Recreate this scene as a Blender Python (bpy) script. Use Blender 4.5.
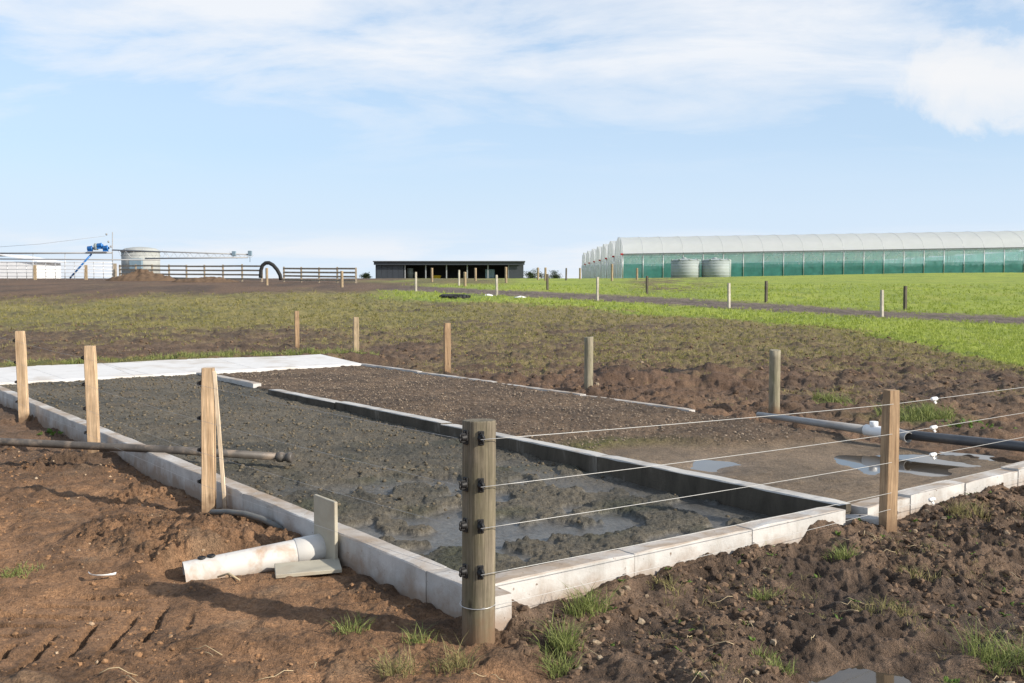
import bpy, math, random
import numpy as np
random.seed(7)
RNG = np.random.default_rng(7)
R = math.radians
scene = bpy.context.scene
for o in list(bpy.data.objects):
    bpy.data.objects.remove(o)

# ------------------------------------------------------------------ camera
CAM_H = 1.65
F_PX = 1010.0
PITCH = math.atan(57.5 / F_PX)
cd = bpy.data.cameras.new('camera')
cam = bpy.data.objects.new('camera', cd)
scene.collection.objects.link(cam)
cam.location = (0, 0, CAM_H)
cam.rotation_euler = (math.pi / 2 - PITCH, 0, 0)
cd.sensor_width = 36.0
cd.lens = 36.0 * F_PX / 1024.0
cd.clip_start = 0.05
cd.clip_end = 9000
scene.camera = cam
scene.render.resolution_x, scene.render.resolution_y = 1024, 683

# ------------------------------------------------------------------ light and sky
SUN_EL = R(27.5)
SUN_DIR = (0.906, -0.425)                       # horizontal direction towards the sun
sd = bpy.data.lights.new('sun', 'SUN')
sd.energy = 5.0
sd.angle = R(0.55)
sd.color = (1.0, 0.91, 0.79)
sun = bpy.data.objects.new('sun', sd)
scene.collection.objects.link(sun)
sun_az = math.atan2(SUN_DIR[0], SUN_DIR[1])       # clockwise from +Y
sun.rotation_euler = (math.pi / 2 - SUN_EL, 0, -sun_az + math.pi)
sun.location = (20, -10, 20)

world = bpy.data.worlds.new('World')
scene.world = world
world.use_nodes = True
wt = world.node_tree
wt.nodes.clear()


def N(t, kind, **kw):
    n = t.nodes.new(kind)
    for k, v in kw.items():
        setattr(n, k, v)
    return n


def setin(n, **kw):
    for k, v in kw.items():
        n.inputs[k.replace('_', ' ')].default_value = v


def math_node(t, op, a, b=None, clamp=False):
    n = t.nodes.new('ShaderNodeMath')
    n.operation = op
    n.use_clamp = clamp
    for i, v in enumerate((a, b)):
        if v is None:
            continue
        if isinstance(v, (int, float)):
            n.inputs[i].default_value = v
        else:
            t.links.new(v, n.inputs[i])
    return n.outputs[0]


def ramp(t, fac, stops, interp='LINEAR'):
    n = t.nodes.new('ShaderNodeValToRGB')
    n.color_ramp.interpolation = interp
    els = n.color_ramp.elements
    while len(els) < len(stops):
        els.new(0.5)
    for e, (p, c) in zip(els, stops):
        e.position = p
        e.color = (c, c, c, 1) if isinstance(c, (int, float)) else (*c, 1)
    t.links.new(fac, n.inputs[0])
    return n.outputs[0]


def build_world():
    t = wt
    out = N(t, 'ShaderNodeOutputWorld')
    bg = N(t, 'ShaderNodeBackground')
    bg.inputs['Strength'].default_value = 0.15
    t.links.new(bg.outputs[0], out.inputs[0])
    sky = N(t, 'ShaderNodeTexSky', sky_type='NISHITA')
    sky.sun_disc = False
    sky.sun_elevation = SUN_EL
    sky.sun_rotation = sun_az
    sky.altitude = 50
    sky.air_density = 1.0
    sky.dust_density = 1.4
    sky.ozone_density = 1.3
    tc = N(t, 'ShaderNodeTexCoord')
    sep = N(t, 'ShaderNodeSeparateXYZ')
    t.links.new(tc.outputs['Generated'], sep.inputs[0])
    X, Y, Z = sep.outputs
    # a flat cloud deck seen from below: direction divided by its height
    zc = math_node(t, 'ADD', math_node(t, 'MAXIMUM', Z, 0.0), 0.16)
    px = math_node(t, 'DIVIDE', X, zc)
    py = math_node(t, 'DIVIDE', Y, zc)
    comb = N(t, 'ShaderNodeCombineXYZ')
    t.links.new(px, comb.inputs[0])
    t.links.new(py, comb.inputs[1])

    def noise(scale_vec, scale, detail, rough, dist, loc=(0, 0, 0), rot=0.0):
        m = N(t, 'ShaderNodeMapping')
        m.inputs['Scale'].default_value = scale_vec
        m.inputs['Location'].default_value = loc
        m.inputs['Rotation'].default_value = (0, 0, rot)
        t.links.new(comb.outputs[0], m.inputs[0])
        n = N(t, 'ShaderNodeTexNoise')
        setin(n, Scale=scale, Detail=detail, Roughness=rough, Distortion=dist)
        t.links.new(m.outputs[0], n.inputs['Vector'])
        return n.outputs['Fac']
    # thin high streaks and soft veil
    streak = ramp(t, math_node(t, 'ADD', noise((0.75, 1.25, 1), 1.5, 10, 0.60, 0.35, (3.1, 1.7, 0), 0.35), ramp(t, Z, [(0.10, 0.0), (0.27, 0.16), (0.5, 0.10)])), [(0.52, 0.0), (0.60, 0.5), (0.72, 1.0)])
    veil = ramp(t, noise((0.6, 1.0, 1), 0.9, 4, 0.5, 0.2, (0.4, 5.2, 0), 0.1), [(0.35, 0.0), (0.75, 1.0)])
    high = ramp(t, Z, [(0.10, 0.0), (0.16, 0.5), (0.22, 1.0), (0.45, 0.8), (0.8, 0.35)])
    c1 = math_node(t, 'MULTIPLY', math_node(t, 'MULTIPLY', streak, high), 0.95)
    c2 = math_node(t, 'ADD', math_node(t, 'MULTIPLY', veil, 0.28), 0.03)
    # heap cloud standing in the right of the sky
    geo = N(t, 'ShaderNodeVectorMath', operation='DISTANCE')
    msc = N(t, 'ShaderNodeMapping')
    msc.inputs['Scale'].default_value = (1.0, 1.0, 2.3)
    t.links.new(tc.outputs['Generated'], msc.inputs[0])
    t.links.new(msc.outputs[0], geo.inputs[0])
    geo.inputs[1].default_value = (0.43, 0.885, 0.178 * 2.3)
    nz = N(t, 'ShaderNodeTexNoise')
    setin(nz, Scale=11.0, Detail=9, Roughness=0.6, Distortion=0.4)
    t.links.new(tc.outputs['Generated'], nz.inputs['Vector'])
    dd = math_node(t, 'ADD', geo.outputs['Value'], math_node(t, 'MULTIPLY', math_node(t, 'SUBTRACT', nz.outputs['Fac'], 0.5), 0.34))
    heap = ramp(t, dd, [(0.02, 0.85), (0.075, 0.62), (0.12, 0.0)])
    # low bank along the horizon
    nb = N(t, 'ShaderNodeTexNoise')
    mb = N(t, 'ShaderNodeMapping')
    mb.inputs['Scale'].default_value = (3.0, 3.0, 20)
    mb.inputs['Location'].default_value = (0.3, 0.6, 0.2)
    t.links.new(tc.outputs['Generated'], mb.inputs[0])
    setin(nb, Scale=2.0, Detail=7, Roughness=0.55, Distortion=0.2)
    t.links.new(mb.outputs[0], nb.inputs['Vector'])
    bank = math_node(t, 'MULTIPLY', ramp(t, nb.outputs['Fac'], [(0.40, 0.0), (0.58, 1.0)]), ramp(t, Z, [(0.0, 0.6), (0.015, 0.85), (0.036, 0.8), (0.055, 0.0)]))
    haze = ramp(t, Z, [(0.0, 0.90), (0.06, 0.80), (0.14, 0.58), (0.30, 0.30), (0.6, 0.16), (1.0, 0.12)])
    low = ramp(t, Z, [(0.0, 0.75), (0.045, 0.45), (0.13, 0.0)])
    mixes = [(haze, (3.0, 4.05, 5.5)), (c2, (3.6, 4.4, 5.45)), (low, (4.45, 4.95, 5.4)), (c1, (4.9, 5.05, 5.3)), (bank, (4.8, 4.95, 5.2)), (heap, (5.1, 5.1, 5.15))]
    cur = sky.outputs[0]
    for fac, col in mixes:
        m = N(t, 'ShaderNodeMix', data_type='RGBA')
        m.inputs[7].default_value = (*col, 1)
        t.links.new(fac, m.inputs[0])
        t.links.new(cur, m.inputs[6])
        cur = m.outputs[2]
    t.links.new(cur, bg.inputs['Color'])


build_world()
vs = scene.view_settings
vs.view_transform = 'Standard'
vs.look = 'None'
vs.exposure = 0.3
vs.gamma = 1.0
vs.use_curve_mapping = False
scene.cycles.max_bounces = 6
scene.cycles.transparent_max_bounces = 24
scene.cycles.use_denoising = True

# ------------------------------------------------------------------ numpy noise
_G = np.stack([np.cos(np.arange(256) * 2 * np.pi / 256), np.sin(np.arange(256) * 2 * np.pi / 256)], 1).astype(np.float32)


def _hash(ix, iy, seed):
    h = (ix.astype(np.uint32) * np.uint32(374761393) + iy.astype(np.uint32) * np.uint32(668265263) + np.uint32((seed * 2246822519 + 3266489917) & 0xffffffff))
    h = (h ^ (h >> np.uint32(13))) * np.uint32(1274126177)
    h = (h ^ (h >> np.uint32(15))) * np.uint32(2246822519)
    return h ^ (h >> np.uint32(16))


def perlin(x, y, scale, seed=0):
    """gradient noise, about -0.7..0.7; scale = metres for one cell"""
    x = (np.asarray(x) / scale + 1000.0).astype(np.float32)
    y = (np.asarray(y) / scale + 1000.0).astype(np.float32)
    ix, iy = np.floor(x).astype(np.int32), np.floor(y).astype(np.int32)
    fx, fy = x - ix.astype(np.float32), y - iy.astype(np.float32)
    ux, uy = fx * fx * fx * (fx * (fx * 6 - 15) + 10), fy * fy * fy * (fy * (fy * 6 - 15) + 10)

    def g(dx, dy):
        k = _hash(ix + dx, iy + dy, seed) & np.uint32(255)
        v = _G[k]
        return v[..., 0] * (fx - dx) + v[..., 1] * (fy - dy)
    a = g(0, 0) * (1 - ux) + g(1, 0) * ux
    b = g(0, 1) * (1 - ux) + g(1, 1) * ux
    return a * (1 - uy) + b * uy


def fbm(x, y, scale, octs=4, seed=0, gain=0.5):
    s, a, tot = 0.0, 1.0, 0.0
    for i in range(octs):
        s = s + a * perlin(x, y, scale / 2 ** i, seed + 17 * i)
        tot += a
        a *= gain
    return s / tot * 1.5


def lumps(x, y, cell, seed, rmin=0.3, rmax=0.75, keep=1.0):
    """rounded lumps: best dome over the neighbouring cells, 0..1"""
    x = (np.asarray(x) / cell + 1000.0).astype(np.float32)
    y = (np.asarray(y) / cell + 1000.0).astype(np.float32)
    ix, iy = np.floor(x).astype(np.int32), np.floor(y).astype(np.int32)
    best = np.zeros_like(x)
    for dx in (-1, 0, 1):
        for dy in (-1, 0, 1):
            h = _hash(ix + dx, iy + dy, seed)
            jx = (h & np.uint32(255)).astype(np.float32) / np.float32(255)
            jy = ((h >> np.uint32(8)) & np.uint32(255)).astype(np.float32) / np.float32(255)
            rr = rmin + (rmax - rmin) * (((h >> np.uint32(16)) & np.uint32(255)).astype(np.float32) / np.float32(255)) ** 2
            kk = (h >> np.uint32(24)) < np.uint32(int(255 * keep))
            d2 = ((x - (ix + dx).astype(np.float32) - jx) ** 2 + (y - (iy + dy).astype(np.float32) - jy) ** 2) / (rr * rr)
            best = np.maximum(best, np.where(kk, np.sqrt(np.clip(1 - d2, 0, 1)) * rr / rmax, 0))
    return best


def sstep(a, b, x):
    t = np.clip((x - a) / (b - a), 0, 1)
    return t * t * (3 - 2 * t)


def mix3(a, b, m):
    a, b = np.asarray(a, float), np.asarray(b, float)
    m = np.asarray(m)[..., None]
    return a * (1 - m) + b * m


# ------------------------------------------------------------------ the lie of the land
OX, OY = -0.10, 4.55                              # near outer corner of the concrete basin
UX, UY = -0.602, 0.798                            # along its left wall
VX, VY = 0.798, 0.602                             # along its front wall
U_END, V_DIV, V_END = 12.4, 3.0, 6.15
WALL_TOP = 0.22


def to_uv(x, y):
    a, b = x - OX, y - OY
    return a * UX + b * UY, a * VX + b * VY


def to_xy(u, v):
    return OX + u * UX + v * VX, OY + u * UY + v * VY


_KY = [0, 22, 30, 41, 50, 60, 70, 95, 120, 160, 260, 420, 700, 4000]
_KZ = [0, 0.0, .1, .34, .72, 1.18, 1.5, 2.02, 2.3, 2.5, 2.6, 1.0, -3.0, -30]
_fy = np.linspace(0, 4000, 40001)
_fz = np.interp(_fy, _KY, _KZ)
_k = np.ones(61) / 61.0
_fz[:4000] = np.convolve(np.pad(_fz[:4060], (60, 0), mode='edge'), _k, 'same')[60:4060][:4000]


def base_z(x, y):
    x, y = np.asarray(x, float), np.asarray(y, float)
    z = np.interp(y, _fy, _fz)
    s = x / np.maximum(y, 1.0)
    return z + sstep(0.05, 0.5, s) * sstep(95, 160, y) * (1 - sstep(260, 420, y)) * 0.95


def ray(px, py):
    x, yv = (px - 512) / F_PX, -(py - 341.5) / F_PX
    c, s = math.cos(PITCH), math.sin(PITCH)
    return x, c + yv * s, yv * c - s


def at(px, py, z=0.0):
    """where the sight line of a photo point meets height z"""
    d = ray(px, py)
    t = (z - CAM_H) / d[2]
    return d[0] * t, d[1] * t


def W(px, py, D):
    """photo point at a known distance"""
    d = ray(px, py)
    t = D / d[1]
    return d[0] * t, D, CAM_H + d[2] * t


def gp(px, py):
    """photo point on the rolling ground"""
    d = ray(px, py)
    t = 2.0
    for i in range(6000):
        if CAM_H + d[2] * t <= float(base_z(d[0] * t, d[1] * t)):
            break
        t *= 1.0012
    return d[0] * t, d[1] * t


def curve(pts):
    w = [gp(*p) for p in pts]
    s = np.array([a / b for a, b in w])
    o = np.argsort(s)
    return s[o], np.array([b for a, b in w])[o]


C_NEAR = curve([(330, 297), (400, 298), (480, 301), (600, 311), (700, 318), (800, 326), (880, 338), (950, 352), (1024, 370), (1120, 392)])
C_BARE = curve([(-120, 298), (0, 298), (80, 297), (150, 293.5), (215, 290), (300, 288), (380, 287.5)])
C_TRK0 = curve([(330, 288.5), (420, 291.5), (500, 296), (600, 301), (730, 309), (880, 318), (1024, 325), (1120, 330)])
C_TRK1 = curve([(330, 284), (420, 286.5), (500, 290.5), (600, 294.5), (730, 301.5), (880, 311), (1024, 317), (1120, 321)])

PUD = at(905, 466, .04)
PUD_W = at(712, 466, .05)
PUD_F = at(862, 681, -.02)
PIPE_A = at(320, 549, .10)
PIPE_B = at(188, 570, .06)
DIG = gp(690, 381)
TYRE_A, TYRE_B = at(-80, 668), at(200, 600)


def ground(x, y, full=True):
    """height and looks of the ground; returns z, colour, wetness, zone, grass cover"""
    x, y = np.asarray(x, float), np.asarray(y, float)
    r = np.hypot(x, y)
    u, v = to_uv(x, y)
    s = x / np.maximum(y, 0.5)
    z = base_z(x, y)
    inL = (u > 0.2) & (u < U_END + .05) & (v > 0.06) & (v < V_DIV + .06)
    inR = (u > 0.16) & (u < U_END + .05) & (v >= V_DIV + .06) & (v < V_END)
    wob = perlin(x, y, 1.7, 3)
    wx, wy = x + .05 * perlin(x, y, .16, 41), y + .05 * perlin(x, y, .16, 42)
    n_big = fbm(x, y, 6.0, 4, 5)
    n_mid = fbm(x, y, 1.1, 4, 6)
    n_sm = fbm(x, y, .22, 3, 7)
    n_fine = fbm(x, y, .06, 3, 8, .7)
    crumb = 1 - 2.4 * np.abs(fbm(x, y, .10, 3, 9, .65))
    # ---------- rough field outside
    front = sstep(0.26, 0.06, u) * sstep(-0.30, 0.22, v)        # this side of the front wall
    left = sstep(0.15, -0.05, v) * (1 - front)
    clod_a = lumps(wx, wy, .30, 11, .25, .75, .6)
    clod_b = lumps(wx, wy, .12, 12, .25, .75, .7)
    clod_c = lumps(wx, wy, .05, 13, .25, .75, .75)
    clod_f = lumps(x + .1 * perlin(x, y, .5, 43), y + .1 * perlin(x, y, .5, 44), .75, 14, .25, .75, .75)
    rough_f = sstep(9, 16, r)
    field = .05 * n_mid + .035 * n_sm + clod_a * .07 + clod_b * .03 + rough_f * (clod_f * .025 + .038 * (1 - 2.2 * np.abs(perlin(x, y, .40, 18))) + .018 * crumb)
    lush0 = sstep(0, 6, y - np.interp(s, *C_NEAR) + 3 * n_mid)
    field = field * (1 - .75 * lush0 * rough_f)
    h = field
    # front strip: clods pushed against the wall, dropping towards the camera
    heap = .070 * np.exp(-np.clip(.1 - u, 0, 9) / .50) * sstep(.02, .22, v) - .005
    calm = sstep(-.15, .35, perlin(x, y, .9, 19) + .3 * sstep(.5, 1.6, -u))
    rdg = 1 - 2.2 * np.abs(perlin(wx, wy, .28, 15))
    rdg2 = 1 - 2.2 * np.abs(perlin(wx, wy, .11, 16))
    fr = heap + .06 * n_mid + .04 * n_sm + .05 * clod_a * sstep(-.1, .5, n_mid) + .016 * clod_b + .010 * clod_c + (.045 * rdg + .022 * rdg2 + .022 * n_fine + .022 * crumb) * (1 - .7 * calm) - .02 * calm
    rut = np.exp(-((u + 1.35 + .10 * wob - .02 * v) / .20) ** 2)
    fr = fr - .05 * rut * sstep(2.2, 3.4, v)
    h = h * (1 - front) + fr * front
    # left side: drier trodden earth, softer, with lumps
    lf = .025 + .07 * n_mid + .03 * n_sm + .014 * (1 - 2.2 * np.abs(perlin(wx, wy, .17, 17))) + .022 * clod_a * sstep(0, .5, n_mid) + .016 * clod_b * sstep(-.3, .4, wob) + .006 * clod_c + .010 * n_fine + .010 * crumb * sstep(-.3, .3, wob)
    lf = lf + .03 * np.exp(-(((x - PIPE_B[0] + .03) / .14) ** 2 + ((y - PIPE_B[1]) / .16) ** 2)) * (.6 + clod_b)
    lf = lf + .10 * np.exp(-(((x - PIPE_B[0] + .2) / .75) ** 2 + ((y - PIPE_B[1] - .55) / .6) ** 2))
    lf = lf + .10 * sstep(-.9, -2.6, v) * sstep(1.5, 4, u) - .005 * np.exp(-np.clip(-v, 0, 9) / .25)
    pc = at(190, 530, .05)
    crumbly = sstep(.05, .40, perlin(x, y, .9, 45) + .5 * np.exp(-(((x - pc[0]) / .9) ** 2 + ((y - pc[1]) / .7) ** 2)))
    lf = lf + crumbly * (.030 * clod_b + .030 * (crumb - .3) + .035 * clod_a + .02 * n_fine)
    qx, qy = PIPE_B[0] - PIPE_A[0], PIPE_B[1] - PIPE_A[1]
    qt = np.clip(((x - PIPE_A[0]) * qx + (y - PIPE_A[1]) * qy) / (qx * qx + qy * qy), 0, 1)
    qd = np.hypot(x - PIPE_A[0] - qt * qx, y - PIPE_A[1] - qt * qy)
    lf = np.where(qd < .3, lf + (np.minimum(lf, .015) - lf) * sstep(.24, .10, qd), lf)
    # tyre lugs pressed into the mud
    tdx, tdy = TYRE_B[0] - TYRE_A[0], TYRE_B[1] - TYRE_A[1]
    tl = math.hypot(tdx, tdy)
    tdx, tdy = tdx / tl, tdy / tl
    ta = (x - TYRE_A[0]) * tdx + (y - TYRE_A[1]) * tdy
    tb = -(x - TYRE_A[0]) * tdy + (y - TYRE_A[1]) * tdx + .06 * wob
    side = np.where(tb > 0, 0.0, .5)
    ph = (ta + np.abs(tb) * .80 + .03 * n_sm) / .19 + side
    fr_ = np.abs(ph - np.floor(ph) - .5)
    lug = sstep(.15, .07, fr_) * sstep(.50, .42, np.abs(tb)) * sstep(.02, .05, np.abs(tb)) * sstep(tl, tl - .5, ta) * sstep(-.5, .0, n_sm + .25)
    flat = sstep(.58, .42, np.abs(tb)) * sstep(tl + .2, tl - .4, ta)
    lf = lf * (1 - .55 * flat) - .040 * lug * left
    h = h * (1 - left) + lf * left
    # diggings behind the basin, right
    dg = np.exp(-(((x - DIG[0]) / 1.6) ** 2 + ((y - DIG[1]) / .55) ** 2))
    dg2 = np.exp(-(((x - DIG[0] + .3) / 2.2) ** 2 + ((y - DIG[1] + 1.3) / .6) ** 2))
    berm = sstep(V_END + .3, V_END + .8, v) * sstep(V_END + 2.6, V_END + 1.2, v) * sstep(11, 6, u)
    h = h + .26 * dg * (.6 + .8 * np.clip(n_mid + .4, 0, 1)) - .10 * dg2 + berm * (.015 + .045 * np.clip(n_mid + .3, 0, 1) * clod_f + .015 * clod_a + .008 * crumb)
    # keep low next to the walls behind
    h = np.where((v > V_END) & (v < V_END + .3) & (u > 0) & (u < 13.5), h * .6 + .04, h)
    bk = sstep(14.0, 14.42, u + .10 * np.clip(v - 3, 0, 9)) * sstep(17.0, 14.9, u) * sstep(8.5, 6.5, v)
    h = h + bk * (.24 + .03 * n_mid)
    pf = np.exp(-(((x + .2 * perlin(x, y, .4, 27) - PUD_F[0]) / .26) ** 2 + ((y + .2 * perlin(x, y, .4, 28) - PUD_F[1]) / .22) ** 2))
    h = h * (1 - .8 * pf) - .08 * pf
    z = z + h
    # ---------- inside the basin
    zl = .052 + .0105 * u + .018 * n_mid + .012 * n_sm + .007 * lumps(wx, wy, .11, 21, .25, .75, .6) + .010 * lumps(wx, wy, .045, 22, .25, .75, .8) + .010 * n_fine + .008 * crumb
    zl = zl + .02 * np.clip(perlin(x, y, .9, 23), 0, 1) * sstep(1.5, 3, u)
    wetl = sstep(4.6, 1.6, u + 1.2 * wob) * sstep(.03, -.05, .8 * perlin(x, y, .75, 24) + .7 * perlin(x, y, .3, 36) + .3 * n_sm + .16 * sstep(1.2, 4.5, u) - .03)
    zl = zl * (1 - wetl) + wetl * (.036 + .35 * (zl - .04)) + (1 - wetl) * (.022 * np.clip(perlin(wx, wy, .30, 29) + .15, 0, 1) + .006 * lumps(wx, wy, .22, 30, .25, .75, .5) + .004 * crumb) * sstep(8, 3, u)
    edge = 2.7 + .9 * wob - .25 * (v - 4.5) + .55 * n_mid + .15 * n_sm
    gr = sstep(edge - .22, edge + .22, u)
    zg = .135 + .045 * sstep(3, 7, u) + .03 * n_mid + .014 * n_sm + .014 * lumps(wx, wy, .09, 31, .25, .75, .7) + .014 * lumps(wx, wy, .045, 32, .25, .75, .8)
    zg = zg - .07 * np.exp(-((v - V_DIV) / .35) ** 2) * sstep(5, 2.5, u)
    zs = .085 + .022 * n_mid * .8 + .004 * n_sm + .002 * n_fine + .012 * lumps(wx, wy, .16, 33, .2, .6, .25)
    pxx, pyy = x + .25 * perlin(x, y, .5, 25) + .06 * n_sm, y + .30 * perlin(x, y, .45, 26) + .06 * n_sm
    pd = np.exp(-(((pxx - PUD[0]) / .55) ** 2 + ((pyy - PUD[1]) / .45) ** 2))
    pw = np.exp(-(((pxx - PUD_W[0]) / .22) ** 2 + ((pyy - PUD_W[1]) / .40) ** 2))
    zs = zs - .075 * pd - .05 * pw
    zr = zg * gr + zs * (1 - gr)
    z = np.where(inL, zl, np.where(inR, zr, z))
    if not full:
        return z
    # ---------- looks
    soil = mix3((.220, .135, .082), (.130, .087, .057), sstep(-.45, .45, n_mid + .5 * n_sm))
    soil = mix3(soil, (.19, .125, .078), .5 * sstep(.1, .6, n_sm + .5 * n_big))
    wet = .12 * sstep(.1, .6, n_big)
    grass = np.zeros_like(x)
    gcol = np.zeros(x.shape + (3,))
    # foreground right: darker damp clods
    fsoil = mix3((.082, .055, .037), (.205, .138, .092), sstep(-.3, .5, n_sm + n_mid))
    fsoil = mix3(fsoil, (.19, .11, .065), .45 * sstep(.25, .6, perlin(x, y, .8, 51)))
    soil = mix3(soil, fsoil, front)
    wet = wet + front * (.30 * sstep(-.1, .4, -n_mid) + .30 * calm * sstep(2.0, 4.0, v))
    lsoil = mix3((.330, .186, .098), (.150, .087, .048), sstep(-.3, .45, n_mid * .6 + n_sm * .7 + .2 * wob))
    lsoil = mix3(lsoil, (.40, .265, .160), .5 * sstep(.15, .6, perlin(x, y, .5, 52) + .5 * n_sm))
    soil = mix3(soil, lsoil, left * sstep(11, 8, r))
    # mid field: sparse grass on worked soil
    mid = sstep(12, 16, r) * (1 - inL) * (1 - inR)
    soil = mix3(soil, mix3((.185, .124, .080), (.098, .069, .048), sstep(-.4, .4, n_mid + .7 * n_sm)), mid)
    red = sstep(30, 17, y) * mid
    soil = mix3(soil, (.165, .092, .055), .45 * red * sstep(-.3, .3, n_big + .5 * n_mid))
    near = np.interp(s, *C_NEAR)
    t0, t1 = np.interp(s, *C_TRK0), np.interp(s, *C_TRK1)
    jag = n_mid * .8 + n_big * 1.2
    gl = np.interp(y, [14, 19, 23, 30, 34, 44, 56, 62, 72, 90], [.02, .10, .24, .40, .66, .80, .72, .30, .18, .12])
    gr_ = np.interp(y, [14, 18, 22, 30, 45, 60], [.10, .36, .56, .64, .76, .76])
    lw = sstep(.06, -.12, s)
    cover = gl * lw + gr_ * (1 - lw)
    nn = .5 + .7 * (n_mid * .55 + n_sm * .5 + n_big * .6 + .35 * fbm(x * .5, y, 2.6, 3, 57))
    cover = sstep(-.34, .34, cover - nn + .25 * fbm(x, y * .45, 2.4, 4, 68)) * (.35 + .65 * cover)
    ycol = mix3((.27, .235, .085), (.20, .195, .065), sstep(-.4, .4, n_big + n_mid))
    ycol = mix3(ycol, (.215, .170, .085), (1 - lw) * .6)
    grass = cover * mid
    gcol = ycol
    right = sstep(-.19, -.09, s)
    lush = sstep(-1.6, 1.6, y - near + 1.0 + 3.0 * jag * sstep(20, 40, y) + 1.8 * jag + 1.2 * n_sm) * right
    lcol = mix3((.290, .345, .055), (.215, .275, .047), sstep(-.5, .5, n_big + .6 * n_mid))
    lcol = mix3(lcol, (.33, .33, .08), .5 * sstep(.1, .6, perlin(x, y * .5, 3.0, 55) + n_sm * .4))
    lcol = mix3(lcol, (.135, .19, .036), .6 * sstep(.10, .45, fbm(x, y * .5, 1.6, 4, 69)))
    grass = np.maximum(grass, lush * sstep(-1.1, -.3, n_mid * .8 + n_sm + .3))
    gcol = mix3(gcol, lcol, lush)
    ontrack = sstep(-1.2, 1.0, y - t0 + 1.6 * n_mid + 1.5 * n_sm) * sstep(1.3, -1.2, y - t1 + 2.0 * n_mid + 2.0 * n_sm)
    ontrack = ontrack * sstep(-.22, -.12, s + .03 * n_mid)
    strk = fbm(x, y * .28, 3.2, 4, 58)
    bare = sstep(-5, 5, y - np.interp(s, *C_BARE) + 5 + 11 * strk + 3 * n_big) * (1 - sstep(-.12, -.04, s)) * (1 - .8 * sstep(.05, .45, fbm(x, y * .25, 4.0, 4, 60)))
    bare = np.maximum(bare, sstep(68, 82, y + 6 * jag) * sstep(140, 120, y) * (1 - sstep(-.03, .02, s)) * .85 * (1 - .6 * sstep(.1, .4, fbm(x, y * .25, 4.0, 4, 60))))
    weedy = 1.3 * np.exp(-((s - .155) / .04) ** 2) * sstep(56, 70, y + 8 * n_mid) * sstep(150, 125, y) * sstep(-.35, .35, n_mid + fbm(x, y * .3, 3.0, 3, 67))
    grass = grass * (1 - ontrack) * (1 - .92 * bare) * (1 - np.clip(.95 * weedy, 0, .95))
    tcol = mix3((.185, .145, .122), (.110, .086, .074), sstep(-.4, .4, n_mid + n_sm))
    rutl = np.exp(-((y - t0 - (t1 - t0) * .5 + .3 * n_mid) / np.maximum(.10 * (t1 - t0), .1)) ** 2)
    tcol = mix3(tcol, (.070, .072, .036), .35 * rutl)
    soil = mix3(soil, tcol, ontrack)
    soil = mix3(soil, mix3((.150, .094, .060), (.080, .056, .042), sstep(-.3, .3, fbm(x, y * .25, 3.0, 3, 59))), bare * .8)
    # greens close by: behind apron, round the digging, right of the pipe
    gx, gy = at(915, 418, .05)
    g1 = np.exp(-(((x - gx) / .55) ** 2 + ((y - gy) / .45) ** 2))
    ga = sstep(14.1, 14.45, u) * sstep(15.6, 14.8, u) * sstep(8, 6.0, v) * sstep(-.35, .1, n_mid + .12)
    g2 = np.clip(g1 * 1.2 + ga * .8, 0, 1)
    grass = np.maximum(grass, g2 * .85)
    gcol = mix3(gcol, (.085, .125, .03), g2)
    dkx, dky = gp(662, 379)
    dig_shade = np.exp(-(((x + .5 * n_mid - dkx) / 1.0) ** 2 + ((y + .5 * n_sm - dky) / .45) ** 2))  # shadow under the dug ridge, painted into the soil colour
    soil = mix3(soil, (.028, .022, .018), np.clip(1.5 * dig_shade - .15, 0, .9))
    col = mix3(soil, gcol, np.clip(grass * (1 - dig_shade), 0, 1))
    # basin looks
    sl = mix3((.150, .130, .095), (.082, .078, .062), sstep(-.3, .5, n_mid + .5 * n_sm))
    sl = mix3(sl, (.175, .138, .092), .6 * sstep(.1, .55, perlin(x, y, .8, 61) + .5 * n_sm) * sstep(2.5, 5, u))
    sl = mix3(sl, (.072, .075, .042), .7 * sstep(.05, .45, perlin(x, y, .55, 62)) * sstep(6, 3, u))
    sl = mix3(sl, (.120, .116, .105), .7 * wetl)
    sl = mix3(sl, (.30, .27, .21), .8 * sstep(.52, .62, perlin(x, y, .05, 63)) * sstep(3, 7, u))
    gv = mix3((.175, .122, .080), (.105, .075, .052), sstep(-.4, .4, n_mid + .6 * n_sm))
    gv = mix3(gv, (.20, .16, .115), .7 * sstep(.36, .55, perlin(x, y, .055, 64)))
    gg = at(640, 446, .14)
    moss = np.exp(-(((x - gg[0]) / .75) ** 2 + ((y - gg[1]) / .42) ** 2)) * sstep(-.55, .1, n_mid + .5 * n_sm)
    gv = mix3(gv, (.125, .125, .035), np.clip(moss * 1.2, 0, .85))
    st = mix3((.25, .185, .122), (.18, .135, .090), sstep(-.4, .4, n_mid + .4 * n_sm))
    st = mix3(st, (.28, .23, .165), .5 * sstep(.2, .6, perlin(x, y, .7, 65)))
    rb = mix3(st, gv, gr)
    col = np.where(inL[..., None], sl, np.where(inR[..., None], rb, col))
    grass = np.where(inL | inR, 0, grass)
    wet = np.where(inL, .22 + .58 * wetl, np.where(inR, (1 - gr) * .22 + pd * .6 + pw * .6, wet))
    zone = np.where(inL, 1, np.where(inR, np.where(gr > .5, 2, 3), np.where(ontrack > .5, 4, 0)))
    return z, col, np.clip(wet, 0, 1), zone, np.clip(grass, 0, 1), lush


GRID = {}


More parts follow.
